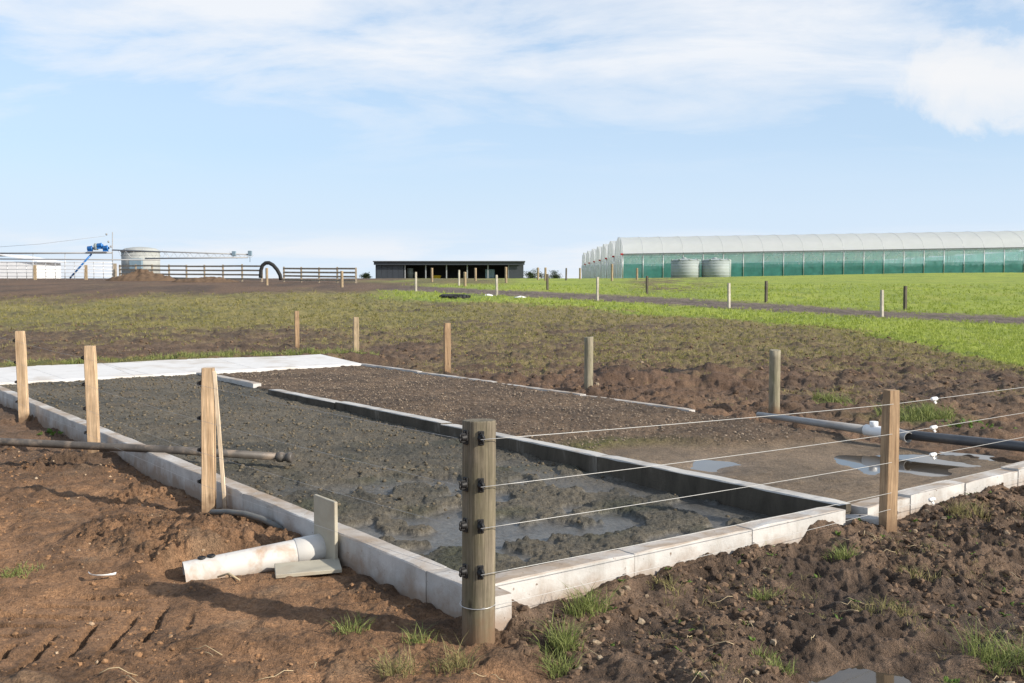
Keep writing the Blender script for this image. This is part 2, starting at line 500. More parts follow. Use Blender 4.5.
def gz(x, y):
    """height of the built ground sheet, read between its grid points"""
    r, th = math.hypot(x, y), math.atan2(x, y)
    ts, rs, zz = GRID['t'], GRID['r'], GRID['z']
    j = min(max(int(np.searchsorted(ts, th)) - 1, 0), len(ts) - 2)
    i = min(max(int(np.searchsorted(rs, r)) - 1, 0), len(rs) - 2)
    a = (th - ts[j]) / (ts[j + 1] - ts[j])
    b = (r - rs[i]) / (rs[i + 1] - rs[i])
    return float((zz[i, j] * (1 - a) + zz[i, j + 1] * a) * (1 - b) + (zz[i + 1, j] * (1 - a) + zz[i + 1, j + 1] * a) * b)


# ------------------------------------------------------------------ materials
MATS = {}


def new_mat(name):
    m = bpy.data.materials.new(name)
    m.use_nodes = True
    t = m.node_tree
    t.nodes.clear()
    out = N(t, 'ShaderNodeOutputMaterial')
    b = N(t, 'ShaderNodeBsdfPrincipled')
    t.links.new(b.outputs[0], out.inputs[0])
    MATS[name] = m
    return m, t, b, out


def mixc(t, fac, a, b, mode='MIX'):
    m = N(t, 'ShaderNodeMix', data_type='RGBA', blend_type=mode)
    for i, v in ((0, fac), (6, a), (7, b)):
        if isinstance(v, (int, float)):
            m.inputs[i].default_value = v
        elif isinstance(v, tuple):
            m.inputs[i].default_value = (*v, 1)
        else:
            t.links.new(v, m.inputs[i])
    return m.outputs[2]


def tex(t, vec, scale, detail=4, rough=.55, dist=0.0, kind='noise', vscale=None, loc=(0, 0, 0)):
    if vscale is not None or loc != (0, 0, 0):
        mp = N(t, 'ShaderNodeMapping')
        mp.inputs['Scale'].default_value = vscale or (1, 1, 1)
        mp.inputs['Location'].default_value = loc
        t.links.new(vec, mp.inputs[0])
        vec = mp.outputs[0]
    if kind == 'voronoi':
        n = N(t, 'ShaderNodeTexVoronoi')
        n.inputs['Scale'].default_value = scale
        t.links.new(vec, n.inputs['Vector'])
        return n.outputs['Distance']
    n = N(t, 'ShaderNodeTexNoise')
    setin(n, Scale=scale, Detail=detail, Roughness=rough, Distortion=dist)
    t.links.new(vec, n.inputs['Vector'])
    return n.outputs['Fac']


def bump(t, b, h, strength, dist=.01):
    n = N(t, 'ShaderNodeBump')
    n.inputs['Strength'].default_value = strength
    n.inputs['Distance'].default_value = dist
    t.links.new(h, n.inputs['Height'])
    t.links.new(n.outputs[0], b.inputs['Normal'])


def coords(t, rnd=True):
    """object coordinates, shifted by a number of the object's own"""
    tc = N(t, 'ShaderNodeTexCoord')
    if not rnd:
        return tc.outputs['Object']
    oi = N(t, 'ShaderNodeObjectInfo')
    a = N(t, 'ShaderNodeVectorMath', operation='ADD')
    sc = math_node(t, 'MULTIPLY', oi.outputs['Random'], 37.0)
    t.links.new(tc.outputs['Object'], a.inputs[0])
    t.links.new(sc, a.inputs[1])
    return a.outputs[0]


def mat_ground():
    m, t, b, out = new_mat('ground')
    ca = N(t, 'ShaderNodeAttribute', attribute_name='looks')
    wa = N(t, 'ShaderNodeAttribute', attribute_name='wet')
    tc = N(t, 'ShaderNodeTexCoord')
    o = tc.outputs['Object']
    f1 = tex(t, o, 42, 8, .75)
    f2 = tex(t, o, 5.5, 5, .6)
    f3 = tex(t, o, 120, 2, .5)
    k = ramp(t, f1, [(.28, .38), (.5, 1.0), (.72, 1.62)])
    k2 = ramp(t, f2, [(.3, .75), (.5, 1.0), (.7, 1.22)])
    c = mixc(t, 1.0, ca.outputs['Color'], k, 'MULTIPLY')
    c = mixc(t, 1.0, c, k2, 'MULTIPLY')
    dark = mixc(t, 1.0, c, (.70, .70, .72), 'MULTIPLY')
    c = mixc(t, wa.outputs['Fac'], c, dark)
    t.links.new(c, b.inputs['Base Color'])
    rr = ramp(t, wa.outputs['Fac'], [(0.0, .95), (.35, .72), (.75, .38), (1.0, .24)])
    t.links.new(rr, b.inputs['Roughness'])
    b.inputs['Specular IOR Level'].default_value = .35
    h = math_node(t, 'ADD', f1, math_node(t, 'MULTIPLY', f3, .6))
    bump(t, b, h, 1.0, .035)
    bn = [n for n in t.nodes if n.type == 'BUMP'][0]
    t.links.new(ramp(t, wa.outputs['Fac'], [(0.0, 1.0), (.35, .85), (.8, .22)]), bn.inputs['Strength'])
    return m


def mat_plain(name, col, rough=.6, var=.25, scale=9, metal=0.0, bmp=.15, spec=.5, dirt=None, dirt_amt=.5, dirt_scale=3.0):
    m, t, b, out = new_mat(name)
    o = coords(t)
    f = tex(t, o, scale, 5, .6)
    lo = tuple(c * (1 - var) for c in col)
    hi = tuple(min(1, c * (1 + var)) for c in col)
    c = ramp(t, f, [(.3, lo), (.7, hi)])
    if dirt:
        g = ramp(t, tex(t, o, dirt_scale, 6, .65, .3), [(.5, 0.0), (.68, dirt_amt)])
        c = mixc(t, g, c, dirt)
    t.links.new(c, b.inputs['Base Color'])
    b.inputs['Roughness'].default_value = rough
    b.inputs['Metallic'].default_value = metal
    b.inputs['Specular IOR Level'].default_value = spec
    if bmp:
        bump(t, b, tex(t, o, scale * 6, 4, .6), bmp, .005)
    return m


def mat_concrete():
    m, t, b, out = new_mat('concrete')
    o = coords(t)
    raw = N(t, 'ShaderNodeTexCoord').outputs['Object']
    f = tex(t, o, 3.0, 6, .6)
    c = ramp(t, f, [(.25, (.38, .375, .36)), (.5, (.50, .49, .47)), (.75, (.60, .59, .565))])
    # splashed soil on upward faces, drips down the sides
    ge = N(t, 'ShaderNodeNewGeometry')
    sp = N(t, 'ShaderNodeSeparateXYZ')
    t.links.new(ge.outputs['Normal'], sp.inputs[0])
    up = ramp(t, sp.outputs[2], [(.3, 0.0), (.85, 1.0)])
    d1 = ramp(t, tex(t, o, 2.2, 8, .68, .6), [(.36, 0.0), (.60, 1.0)])
    topd = math_node(t, 'MULTIPLY', up, math_node(t, 'MULTIPLY', d1, .85))
    c = mixc(t, topd, c, (.28, .205, .138))
    drip = ramp(t, tex(t, o, 7, 5, .6, 0, vscale=(1, 1, .12)), [(.52, 0.0), (.72, .55)])
    side = math_node(t, 'SUBTRACT', 1.0, up)
    c = mixc(t, math_node(t, 'MULTIPLY', drip, side), c, (.27, .24, .20))
    # soil splashed up from the ground: thickest low on the face
    gs = N(t, 'ShaderNodeSeparateXYZ')
    t.links.new(ge.outputs['Position'], gs.inputs[0])
    low = ramp(t, math_node(t, 'ADD', gs.outputs[2], math_node(t, 'MULTIPLY', math_node(t, 'SUBTRACT', tex(t, o, 5, 6, .65), .5), .35)), [(.04, .75), (.17, 0.0)])
    c = mixc(t, math_node(t, 'MULTIPLY', low, side), c, (.25, .165, .105))
    spots = ramp(t, tex(t, o, 26, 4, .7), [(.64, 0.0), (.70, .85)])
    c = mixc(t, spots, c, (.15, .095, .06))
    t.links.new(c, b.inputs['Base Color'])
    b.inputs['Roughness'].default_value = .88
    b.inputs['Specular IOR Level'].default_value = .25
    h = math_node(t, 'ADD', tex(t, o, 40, 5, .6), math_node(t, 'MULTIPLY', tex(t, o, 180, 2, .5), .4))
    bump(t, b, h, .35, .008)
    return m


def mat_stain_shade():
    # kerb under a worn grey crown; flank colour mixes slurry stain with painted-in shade
    m, t, b, out = new_mat('concrete_stain_shade')
    o = coords(t)
    ge = N(t, 'ShaderNodeNewGeometry')
    sp = N(t, 'ShaderNodeSeparateXYZ')
    t.links.new(ge.outputs['Normal'], sp.inputs[0])
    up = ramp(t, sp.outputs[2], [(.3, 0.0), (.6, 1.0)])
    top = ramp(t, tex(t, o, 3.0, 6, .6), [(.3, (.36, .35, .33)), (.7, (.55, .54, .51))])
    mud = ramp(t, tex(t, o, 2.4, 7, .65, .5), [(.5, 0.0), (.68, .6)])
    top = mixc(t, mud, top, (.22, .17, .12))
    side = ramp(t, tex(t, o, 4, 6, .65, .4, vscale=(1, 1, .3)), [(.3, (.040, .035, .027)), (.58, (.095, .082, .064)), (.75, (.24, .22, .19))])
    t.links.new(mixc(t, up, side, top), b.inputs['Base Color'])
    b.inputs['Roughness'].default_value = .85
    b.inputs['Specular IOR Level'].default_value = .25
    bump(t, b, tex(t, o, 45, 5, .6), .4, .008)


def mat_crumb(name, c0, c1, c2):
    m, t, b, out = new_mat(name)
    ge = N(t, 'ShaderNodeNewGeometry')
    c = ramp(t, ge.outputs['Random Per Island'], [(0.0, c0), (.6, c1), (.93, c1), (1.0, c2)])
    f = ramp(t, tex(t, coords(t, False), 90, 4, .7), [(.3, .6), (.7, 1.35)])
    t.links.new(mixc(t, 1.0, c, f, 'MULTIPLY'), b.inputs['Base Color'])
    b.inputs['Roughness'].default_value = .95
    b.inputs['Specular IOR Level'].default_value = .2


def mat_wood(name, c0, c1, grain=26.0, green=None, rough=.8):
    m, t, b, out = new_mat(name)
    o = coords(t)
    g = tex(t, o, grain, 6, .65, 1.2, vscale=(1, 1, .045))
    c = ramp(t, g, [(.28, c0), (.55, c1), (.8, tuple(min(1, q * 1.16) for q in c1))])
    fine = ramp(t, tex(t, o, 150, 4, .7, 0, vscale=(1, 1, .03)), [(.3, .55), (.7, 1.3)])
    c = mixc(t, 1.0, c, fine, 'MULTIPLY')
    vv = ramp(t, tex(t, o, 5, 4, .6), [(.3, .78), (.7, 1.14)])
    c = mixc(t, 1.0, c, vv, 'MULTIPLY')
    if green:
        gg = ramp(t, tex(t, o, 7, 4, .6, .2, vscale=(1, 1, .35)), [(.42, 0.0), (.7, .6)])
        c = mixc(t, gg, c, green)
    pz = N(t, 'ShaderNodeSeparateXYZ')
    t.links.new(N(t, 'ShaderNodeNewGeometry').outputs['Position'], pz.inputs[0])
    foot = ramp(t, math_node(t, 'ADD', pz.outputs[2], math_node(t, 'MULTIPLY', math_node(t, 'SUBTRACT', tex(t, o, 9, 6, .7), .5), .35)), [(.06, .85), (.20, 0.0)])
    c = mixc(t, foot, c, (.17, .105, .062))
    crack = ramp(t, tex(t, o, 60, 3, .5, .4, vscale=(1, 1, .02)), [(.70, 0.0), (.76, .8)])
    c = mixc(t, crack, c, tuple(q * .35 for q in c0))
    kn = ramp(t, tex(t, o, 9, 2, .5, 0, 'voronoi', (1, 1, .35)), [(.05, .75), (.14, 0.0)])
    c = mixc(t, kn, c, tuple(q * .42 for q in c0))
    t.links.new(c, b.inputs['Base Color'])
    b.inputs['Roughness'].default_value = rough
    b.inputs['Specular IOR Level'].default_value = .25
    bump(t, b, tex(t, o, 120, 4, .6, .6, vscale=(1, 1, .035)), .5, .004)
    return m


def mat_water():
    m, t, b, out = new_mat('water')
    o = coords(t, False)
    c = ramp(t, tex(t, o, 3, 4, .6), [(.35, (.035, .028, .020)), (.7, (.075, .060, .042))])
    t.links.new(c, b.inputs['Base Color'])
    b.inputs['Roughness'].default_value = .035
    b.inputs['IOR'].default_value = 1.33
    b.inputs['Specular IOR Level'].default_value = .9
    bump(t, b, tex(t, o, 7, 2, .5), .02, .01)
    return m


def mat_leaf(name, c0, c1, scale=2.0):
    m, t, b, out = new_mat(name)
    o = coords(t, False)
    c = ramp(t, tex(t, o, scale, 4, .7), [(.3, c0), (.7, c1)])
    t.links.new(c, b.inputs['Base Color'])
    b.inputs['Roughness'].default_value = .65
    b.inputs['Specular IOR Level'].default_value = .25
    tr = N(t, 'ShaderNodeBsdfTranslucent')
    t.links.new(c, tr.inputs[0])
    mx = N(t, 'ShaderNodeMixShader')
    mx.inputs[0].default_value = .28
    t.links.new(b.outputs[0], mx.inputs[1])
    t.links.new(tr.outputs[0], mx.inputs[2])
    t.links.new(mx.outputs[0], out.inputs[0])
    return m


def mat_film(name, col, alpha, transl=.5, rough=.4, var=.12, weave=0.0):
    """thin see-through sheet: part clear, part diffuse, part glowing through"""
    m, t, b, out = new_mat(name)
    o = coords(t)
    f = tex(t, o, .8, 4, .6)
    c = ramp(t, f, [(.3, tuple(q * (1 - var) for q in col)), (.7, tuple(min(1, q * (1 + var)) for q in col))])
    t.links.new(c, b.inputs['Base Color'])
    b.inputs['Roughness'].default_value = rough
    tr = N(t, 'ShaderNodeBsdfTranslucent')
    t.links.new(c, tr.inputs[0])
    m1 = N(t, 'ShaderNodeMixShader')
    m1.inputs[0].default_value = transl
    t.links.new(b.outputs[0], m1.inputs[1])
    t.links.new(tr.outputs[0], m1.inputs[2])
    cl = N(t, 'ShaderNodeBsdfTransparent')
    m2 = N(t, 'ShaderNodeMixShader')
    a = ramp(t, tex(t, o, 1.3, 4, .6), [(.3, max(0, alpha - weave)), (.7, min(1, alpha + weave))])
    t.links.new(a, m2.inputs[0])
    t.links.new(cl.outputs[0], m2.inputs[1])
    t.links.new(m1.outputs[0], m2.inputs[2])
    t.links.new(m2.outputs[0], out.inputs[0])
    return m


mat_ground()
mat_concrete()
mat_stain_shade()
mat_water()
mat_wood('pine', (.42, .275, .155), (.60, .435, .275), 22)
mat_wood('lath_wood', (.50, .38, .25), (.68, .55, .40), 22)
mat_wood('pine_old', (.235, .150, .085), (.40, .275, .165), 22)
mat_wood('post_round', (.070, .058, .043), (.225, .190, .138), 34, (.105, .102, .048))
mat_wood('post_grey', (.14, .125, .09), (.34, .30, .22), 34, (.16, .16, .09))
mat_wood('post_pale', (.34, .31, .25), (.52, .48, .40), 18)
mat_wood('post_far', (.22, .165, .10), (.40, .31, .20), 18)
mat_wood('post_dark', (.055, .050, .040), (.12, .105, .080), 18)
mat_wood('rail', (.20, .165, .12), (.40, .34, .26), 12)
mat_plain('apron', (.60, .595, .58), .8, .06, 4, bmp=.1, dirt=(.36, .29, .21), dirt_amt=.55, dirt_scale=1.6)
mat_plain('black_plastic', (.012, .012, .013), .6, .2, 20, bmp=0)
mat_plain('white_plastic', (.78, .78, .77), .35, .05, 12, bmp=.05)
mat_plain('pvc_white', (.60, .58, .54), .38, .05, 5, bmp=.08, dirt=(.40, .26, .16), dirt_amt=.85, dirt_scale=5.0)
mat_plain('pvc_dark', (.075, .075, .078), .32, .15, 6, bmp=.05, dirt=(.20, .16, .12), dirt_amt=.4)
mat_plain('pvc_grey', (.30, .295, .285), .35, .10, 6, bmp=.05, dirt=(.20, .16, .12), dirt_amt=.5)
mat_plain('pipe_dirty', (.085, .075, .065), .55, .3, 9, bmp=.2, dirt=(.30, .23, .17), dirt_amt=.8, dirt_scale=6)
mat_plain('poly_pipe', (.13, .13, .12), .5, .2, 9, bmp=.05, dirt=(.24, .17, .11), dirt_amt=.6, dirt_scale=6)
mat_plain('steel', (.50, .51, .52), .45, .12, 6, metal=.5, bmp=0)
mat_plain('wire', (.50, .50, .48), .45, .08, 6, metal=.2, bmp=0)
mat_plain('wire_thin', (.46, .46, .46), .4, .08, 6, metal=.6, bmp=0)
mat_plain('fibre_board', (.40, .37, .29), .8, .12, 7, bmp=.1, dirt=(.30, .22, .15), dirt_amt=.5)
mat_plain('blue_paint', (.02, .16, .46), .4, .12, 3, bmp=0)
mat_plain('galv_tank', (.28, .325, .32), .65, .08, 1.2, metal=.0, bmp=0, dirt=(.30, .31, .28), dirt_amt=.4, dirt_scale=1.0)
mat_plain('tank_concrete', (.34, .355, .34), .85, .10, 1.0, bmp=.1)
mat_plain('tank_blue', (.18, .26, .32), .6, .12, 1.0, bmp=0)
mat_plain('shed_steel', (.040, .047, .058), .5, .12, .8, bmp=0)
mat_plain('shed_roof', (.08, .082, .088), .5, .10, .8, metal=.3, bmp=0)
mat_plain('shed_inside', (.045, .042, .040), .8, .2, .8, bmp=0)
mat_plain('white_sheet', (.76, .77, .78), .6, .05, 1.5, bmp=0)
mat_plain('rubber', (.014, .014, .014), .75, .2, 8, bmp=.1)
mat_plain('yellow_paint', (.62, .42, .03), .5, .1, 2, bmp=0)
mat_plain('red_plastic', (.42, .03, .035), .5, .1, 2, bmp=0)
mat_plain('gutter_dark', (.09, .115, .115), .5, .1, 1, bmp=0)
mat_plain('gutter', (.30, .31, .32), .5, .08, 1, bmp=0)
mat_plain('straw', (.42, .33, .20), .8, .2, 8, bmp=0)
mat_plain('stone', (.20, .155, .112), .85, .65, 14, bmp=.2)
mat_plain('sludge_bit', (.12, .10, .07), .95, .45, 16, bmp=.4, spec=.2)
mat_plain('clod', (.130, .088, .058), .95, .6, 45, bmp=1.0, spec=.2)
mat_plain('clod_red', (.22, .128, .070), .95, .55, 45, bmp=1.0, spec=.2)
mat_crumb('crumb_left', (.115, .066, .037), (.27, .155, .082), (.46, .36, .25))
mat_crumb('crumb_front', (.060, .040, .027), (.165, .110, .072), (.30, .24, .17))
mat_film('film_roof', (.86, .87, .90), .84, .5, .35, .03)
mat_film('film_gable', (.90, .91, .94), .70, .75, .4, .03, .03)
mat_film('gable_mesh', (.80, .88, .90), .35, .7, .4, .05, .05)
mat_film('net_light', (.15, .40, .365), .56, .4, .8, .12, .12)
mat_film('net_dark', (.055, .235, .205), .82, .35, .8, .2, .10)
mat_leaf('grass_fresh', (.10, .145, .035), (.34, .36, .13), 38.0)
mat_leaf('grass_dry', (.14, .15, .05), (.38, .31, .15), 38.0)
mat_leaf('grass_field', (.17, .165, .05), (.32, .28, .11), .6)
mat_leaf('grass_lush', (.24, .31, .05), (.37, .43, .085), .6)
mat_leaf('leaf_dark', (.018, .032, .012), (.045, .065, .022), .8)
mat_leaf('weed_leaf', (.06, .11, .02), (.14, .21, .04), 8.0)


# ------------------------------------------------------------------ mesh helpers
COL = scene.collection


class MB:
    """collects simple shapes into one mesh"""

    def __init__(self):
        self.v, self.f, self.s = [], [], []

    def add(self, verts, faces, smooth=False):
        k = len(self.v)
        self.v += [tuple(map(float, p)) for p in verts]
        self.f += [tuple(i + k for i in f) for f in faces]
        self.s += [smooth] * len(faces)

    def box(self, c, size, ax=(1, 0, 0), up=(0, 0, 1), bev=0.0):
        """centred box, x axis along ax; bevelled on its long z edges and ends when bev > 0"""
        ax = np.array(ax, float); ax /= np.linalg.norm(ax)
        up = np.array(up, float)
        ay = np.cross(up, ax); ay /= np.linalg.norm(ay)
        az = np.cross(ax, ay)
        hx, hy, hz = [q / 2 for q in size]
        c = np.array(c, float)
        if bev <= 0:
            pts = [c + ax * sx * hx + ay * sy * hy + az * sz * hz for sz in (-1, 1) for sy in (-1, 1) for sx in (-1, 1)]
            self.add(pts, [(0, 2, 3, 1), (4, 5, 7, 6), (0, 1, 5, 4), (2, 6, 7, 3), (0, 4, 6, 2), (1, 3, 7, 5)])
            return
        b = bev
        ring = [(hx - b, -hy), (hx, -hy + b), (hx, hy - b), (hx - b, hy), (-hx + b, hy), (-hx, hy - b), (-hx, -hy + b), (-hx + b, -hy)]
        rows = []
        for zz, k in ((-hz, b), (-hz + b, 0), (hz - b, 0), (hz, b)):
            rows.append([c + ax * (px * (1 - k / hx)) + ay * (py * (1 - k / hy)) + az * zz for px, py in ring])
        self.loft(rows, True, True, False)

    def loft(self, rows, closed=True, caps=True, smooth=True):
        n = len(rows[0])
        verts = [p for r in rows for p in r]
        faces = []
        for i in range(len(rows) - 1):
            for j in range(n if closed else n - 1):
                a, b = i * n + j, i * n + (j + 1) % n
                faces.append((a, b, b + n, a + n))
        k = len(self.v)
        self.add(verts, faces, smooth)
        if caps:
            self.f += [tuple(k + j for j in reversed(range(n))), tuple(k + (len(rows) - 1) * n + j for j in range(n))]
            self.s += [False, False]

    def tube(self, path, rad, n=10, caps=True, smooth=True):
        path = [np.array(p, float) for p in path]
        rads = rad if isinstance(rad, (list, tuple)) else [rad] * len(path)
        rows = []
        ref = None
        for i, p in enumerate(path):
            d = path[min(i + 1, len(path) - 1)] - path[max(i - 1, 0)]
            d /= np.linalg.norm(d)
            if ref is None:
                ref = np.array((0, 0, 1.0)) if abs(d[2]) < .9 else np.array((1.0, 0, 0))
            a = np.cross(d, ref); a /= np.linalg.norm(a)
            b = np.cross(a, d)
            ref = b
            rows.append([p + rads[i] * (a * math.cos(q) + b * math.sin(q)) for q in [2 * math.pi * k / n for k in range(n)]])
        self.loft(rows, True, caps, smooth)

    def ring_tube(self, path, rad, wall, n=16):
        """open pipe with a bore at its last end"""
        path = [np.array(p, float) for p in path]
        self.tube(path, rad, n, caps=False)
        d = path[-1] - path[-2]; d /= np.linalg.norm(d)
        ref = np.array((0, 0, 1.0)) if abs(d[2]) < .9 else np.array((1.0, 0, 0))
        a = np.cross(d, ref); a /= np.linalg.norm(a)
        b = np.cross(a, d)

        def circ(p, r):
            return [p + r * (a * math.cos(q) + b * math.sin(q)) for q in [2 * math.pi * k / n for k in range(n)]]
        e = path[-1]
        self.loft([circ(e, rad), circ(e, rad - wall), circ(e - d * rad * 4, rad - wall)], True, False, False)

    def lathe(self, c, prof, n=16, axis=(0, 0, 1), smooth=True, caps=True):
        """prof: list of (radius, height along axis)"""
        ax = np.array(axis, float); ax /= np.linalg.norm(ax)
        ref = np.array((0, 0, 1.0)) if abs(ax[2]) < .9 else np.array((1.0, 0, 0))
        a = np.cross(ax, ref); a /= np.linalg.norm(a)
        b = np.cross(ax, a)
        c = np.array(c, float)
        rows = [[c + ax * h + r * (a * math.cos(q) + b * math.sin(q)) for q in [2 * math.pi * k / n for k in range(n)]] for r, h in prof]
        self.loft(rows, True, caps, smooth)

    def build(self, name, mat, parent=None, origin=None):
        """link as one mesh; coordinates are the world's, stored about origin (or the parent's place)"""
        me = bpy.data.meshes.new(name)
        o = bpy.data.objects.new(name, me)
        base = np.zeros(3)
        if parent is not None:
            base = np.array(PLACE[parent.name])
        elif origin is not None:
            base = np.array(origin, float)
            o.location = origin
        me.from_pydata([tuple(np.array(p) - base) for p in self.v], [], self.f)
        me.polygons.foreach_set('use_smooth', self.s)
        me.materials.append(MATS[mat])
        me.update()
        COL.objects.link(o)
        if parent is not None:
            o.parent = parent
        PLACE[o.name] = tuple(base)
        return o


PLACE = {}


def tag(o, label=None, cat=None, group=None, kind=None):
    for k, v in (('label', label), ('category', cat), ('group', group), ('kind', kind)):
        if v:
            o[k] = v
    return o


def thing(name, loc, label, cat, group=None):
    o = bpy.data.objects.new(name, None)
    o.empty_display_size = .2
    o.location = loc
    COL.objects.link(o)
    PLACE[o.name] = tuple(loc)
    return tag(o, label, cat, group)


def copy_part(src, parent, loc, rotz=0.0, scale=None):
    o = src.copy()
    COL.objects.link(o)
    o.parent = parent
    o.location = loc
    o.rotation_euler = (0, 0, rotz)
    if scale:
        o.scale = scale
    return o


def big_mesh(name, verts, faces, mat, smooth=True):
    me = bpy.data.meshes.new(name)
    verts = np.ascontiguousarray(verts, np.float32)
    faces = np.ascontiguousarray(faces, np.int32)
    nv, nf, k = len(verts), len(faces), faces.shape[1]
    me.vertices.add(nv)
    me.vertices.foreach_set('co', verts.ravel())
    me.loops.add(nf * k)
    me.loops.foreach_set('vertex_index', faces.ravel())
    me.polygons.add(nf)
    me.polygons.foreach_set('loop_start', np.arange(0, nf * k, k, dtype=np.int32))
    me.polygons.foreach_set('use_smooth', np.full(nf, smooth))
    me.update(calc_edges=True)
    me.materials.append(MATS[mat])
    o = bpy.data.objects.new(name, me)
    COL.objects.link(o)
    PLACE[o.name] = (0, 0, 0)
    return o


# ------------------------------------------------------------------ ground sheet
def build_ground():
    th = np.concatenate([np.linspace(-180, -52, 40)[:-1], np.linspace(-52, -31, 60)[:-1], np.linspace(-31, 31, 920), np.linspace(31, 52, 60)[1:], np.linspace(52, 180, 40)[1:]])
    th = np.radians(th)
    p = .55
    a, b = 2.9 ** -p, 150.0 ** -p
    rr = np.linspace(a, b, 820) ** (-1 / p)
    rr = np.concatenate([[.02, .8, 1.6, 2.3], rr, [165, 185, 210, 240, 280, 340, 420, 560, 800, 1300, 2200, 3800]])
    T, Rr = np.meshgrid(th, rr)
    x, y = Rr * np.sin(T), Rr * np.cos(T)
    shp = x.shape
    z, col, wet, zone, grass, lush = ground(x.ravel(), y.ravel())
    # behind the camera and far to the sides the land simply carries on level
    V = np.stack([x.ravel(), y.ravel(), z], 1)
    GRID.update(t=th, r=rr, z=z.reshape(shp))
    nr, nc = shp
    idx = np.arange(nr * nc).reshape(shp)
    Q = np.stack([idx[:-1, :-1], idx[:-1, 1:], idx[1:, 1:], idx[1:, :-1]], -1).reshape(-1, 4)
    Q = Q[:, ::-1]
    fz = zone[Q]
    fzone = np.where((fz == fz[:, :1]).all(1), fz[:, 0], fz.max(1))
    names = {0: 'ground', 1: 'sludge', 2: 'gravel_bed', 3: 'silt', 4: 'track'}
    for k, nm in names.items():
        q = Q[fzone == k]
        if not len(q):
            continue
        used = np.unique(q)
        remap = np.full(len(V), -1, np.int64)
        remap[used] = np.arange(len(used))
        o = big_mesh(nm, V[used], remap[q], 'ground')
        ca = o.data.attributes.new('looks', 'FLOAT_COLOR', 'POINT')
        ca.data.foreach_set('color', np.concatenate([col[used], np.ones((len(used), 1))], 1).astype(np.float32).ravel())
        wa = o.data.attributes.new('wet', 'FLOAT', 'POINT')
        wa.data.foreach_set('value', wet[used].astype(np.float32))
        o['kind'] = 'structure'


build_ground()


def water(name, c, rx, ry, z, label):
    n = 48
    mb = MB()
    pts = [(c[0], c[1], z)]
    for k in range(n):
        q = 2 * math.pi * k / n
        pts.append((c[0] + rx * math.cos(q), c[1] + ry * math.sin(q), z))
    mb.add(pts, [(0, 1 + k, 1 + (k + 1) % n) for k in range(n)])
    o = mb.build(name, 'water')
    o['kind'] = 'structure'
    o['label'] = label


water('puddle', PUD, 1.15, .75, .060, 'shallow puddle on the silt beside the grey pipe, mirroring blue sky')
water('puddle', PUD_W, .55, .55, .058, 'small wet pool at the edge of gravel and silt')
water('puddle', PUD_F, .45, .45, -.03, 'muddy puddle in the foreground at the bottom edge')


def slurry_water():
    mb = MB()
    P = [to_xy(u, v) for u, v in ((.25, .10), (4.6, .10), (4.6, 2.96), (.25, 2.96))]
    mb.add([(a, b, .036) for a, b in P], [(0, 3, 2, 1)])
    o = mb.build('slurry_water', 'water')
    o['kind'] = 'structure'
    o['label'] = 'thin water lying in the hollows of the grey sludge'


slurry_water()

# ------------------------------------------------------------------ concrete basin
def panel(mb, u0, v0, u1, v1, thick, ztop, zbot=-.35, seed=0, ztop1=None):
    """wall panel from (u0,v0) to (u1,v1), thick to the left of its run, worn bevelled edges"""
    L = math.hypot(u1 - u0, v1 - v0)
    n = max(3, int(L / .12))
    du, dv = (u1 - u0) / L, (v1 - v0) / L
    nu, nv = dv, -du
    rows = []
    b = .007
    rg = np.random.default_rng(seed + 100)
    for i in range(n + 1):
        t = i / n
        zt = ztop + ((ztop1 if ztop1 is not None else ztop) - ztop) * t
        inset = b if i in (0, n) else 0.0
        j = rg.normal(0, .0012, 8)
        chip = .006 * max(0, rg.normal(0, 1) - 1.3)
        cu, cv = u0 + du * L * t, v0 + dv * L * t
        prof = [(0 + j[0], zbot), (0 + j[0], zt - b - chip + j[1]), (b + chip, zt - inset + j[2]), (thick * .5, zt - inset + j[3]), (thick - b + j[4], zt - inset + j[5]), (thick + j[6], zt - b + j[7]), (thick, zbot)]
        rows.append([(*to_xy(cu + nu * w, cv + nv * w), zz) for w, zz in prof])
    mb.loft(rows, True, True, False)


def wall_thing(label, panels, name='concrete_wall', mat='concrete', part='concrete_panel', cat='wall'):
    """panels: (u0, v0, u1, v1, thick, top)"""
    p0 = panels[0]
    x, y = to_xy(p0[0], p0[1])
    t = thing(name, (x, y, 0), label, cat)
    for i, p in enumerate(panels):
        mb = MB()
        panel(mb, *p[:6], seed=hash((round(p[0] * 10), round(p[1] * 10))) % 1000, ztop1=p[6] if len(p) > 6 else None)
        mb.build(part, mat, t)
    return t


TH = .125
# left wall runs along u at v = 0..TH (thickness towards +v when running in -u ... so run from far to near)
lp = []
us = [12.35, 10.0, 7.6, 5.25, 2.9, .55, .0]
for i in range(len(us) - 1):
    lp.append((us[i], 0.0, us[i + 1] + .003, 0.0, TH, WALL_TOP + random.uniform(-.002, .002)))
wall_thing('long low grey concrete wall along the left side of the basin, in shade', lp)
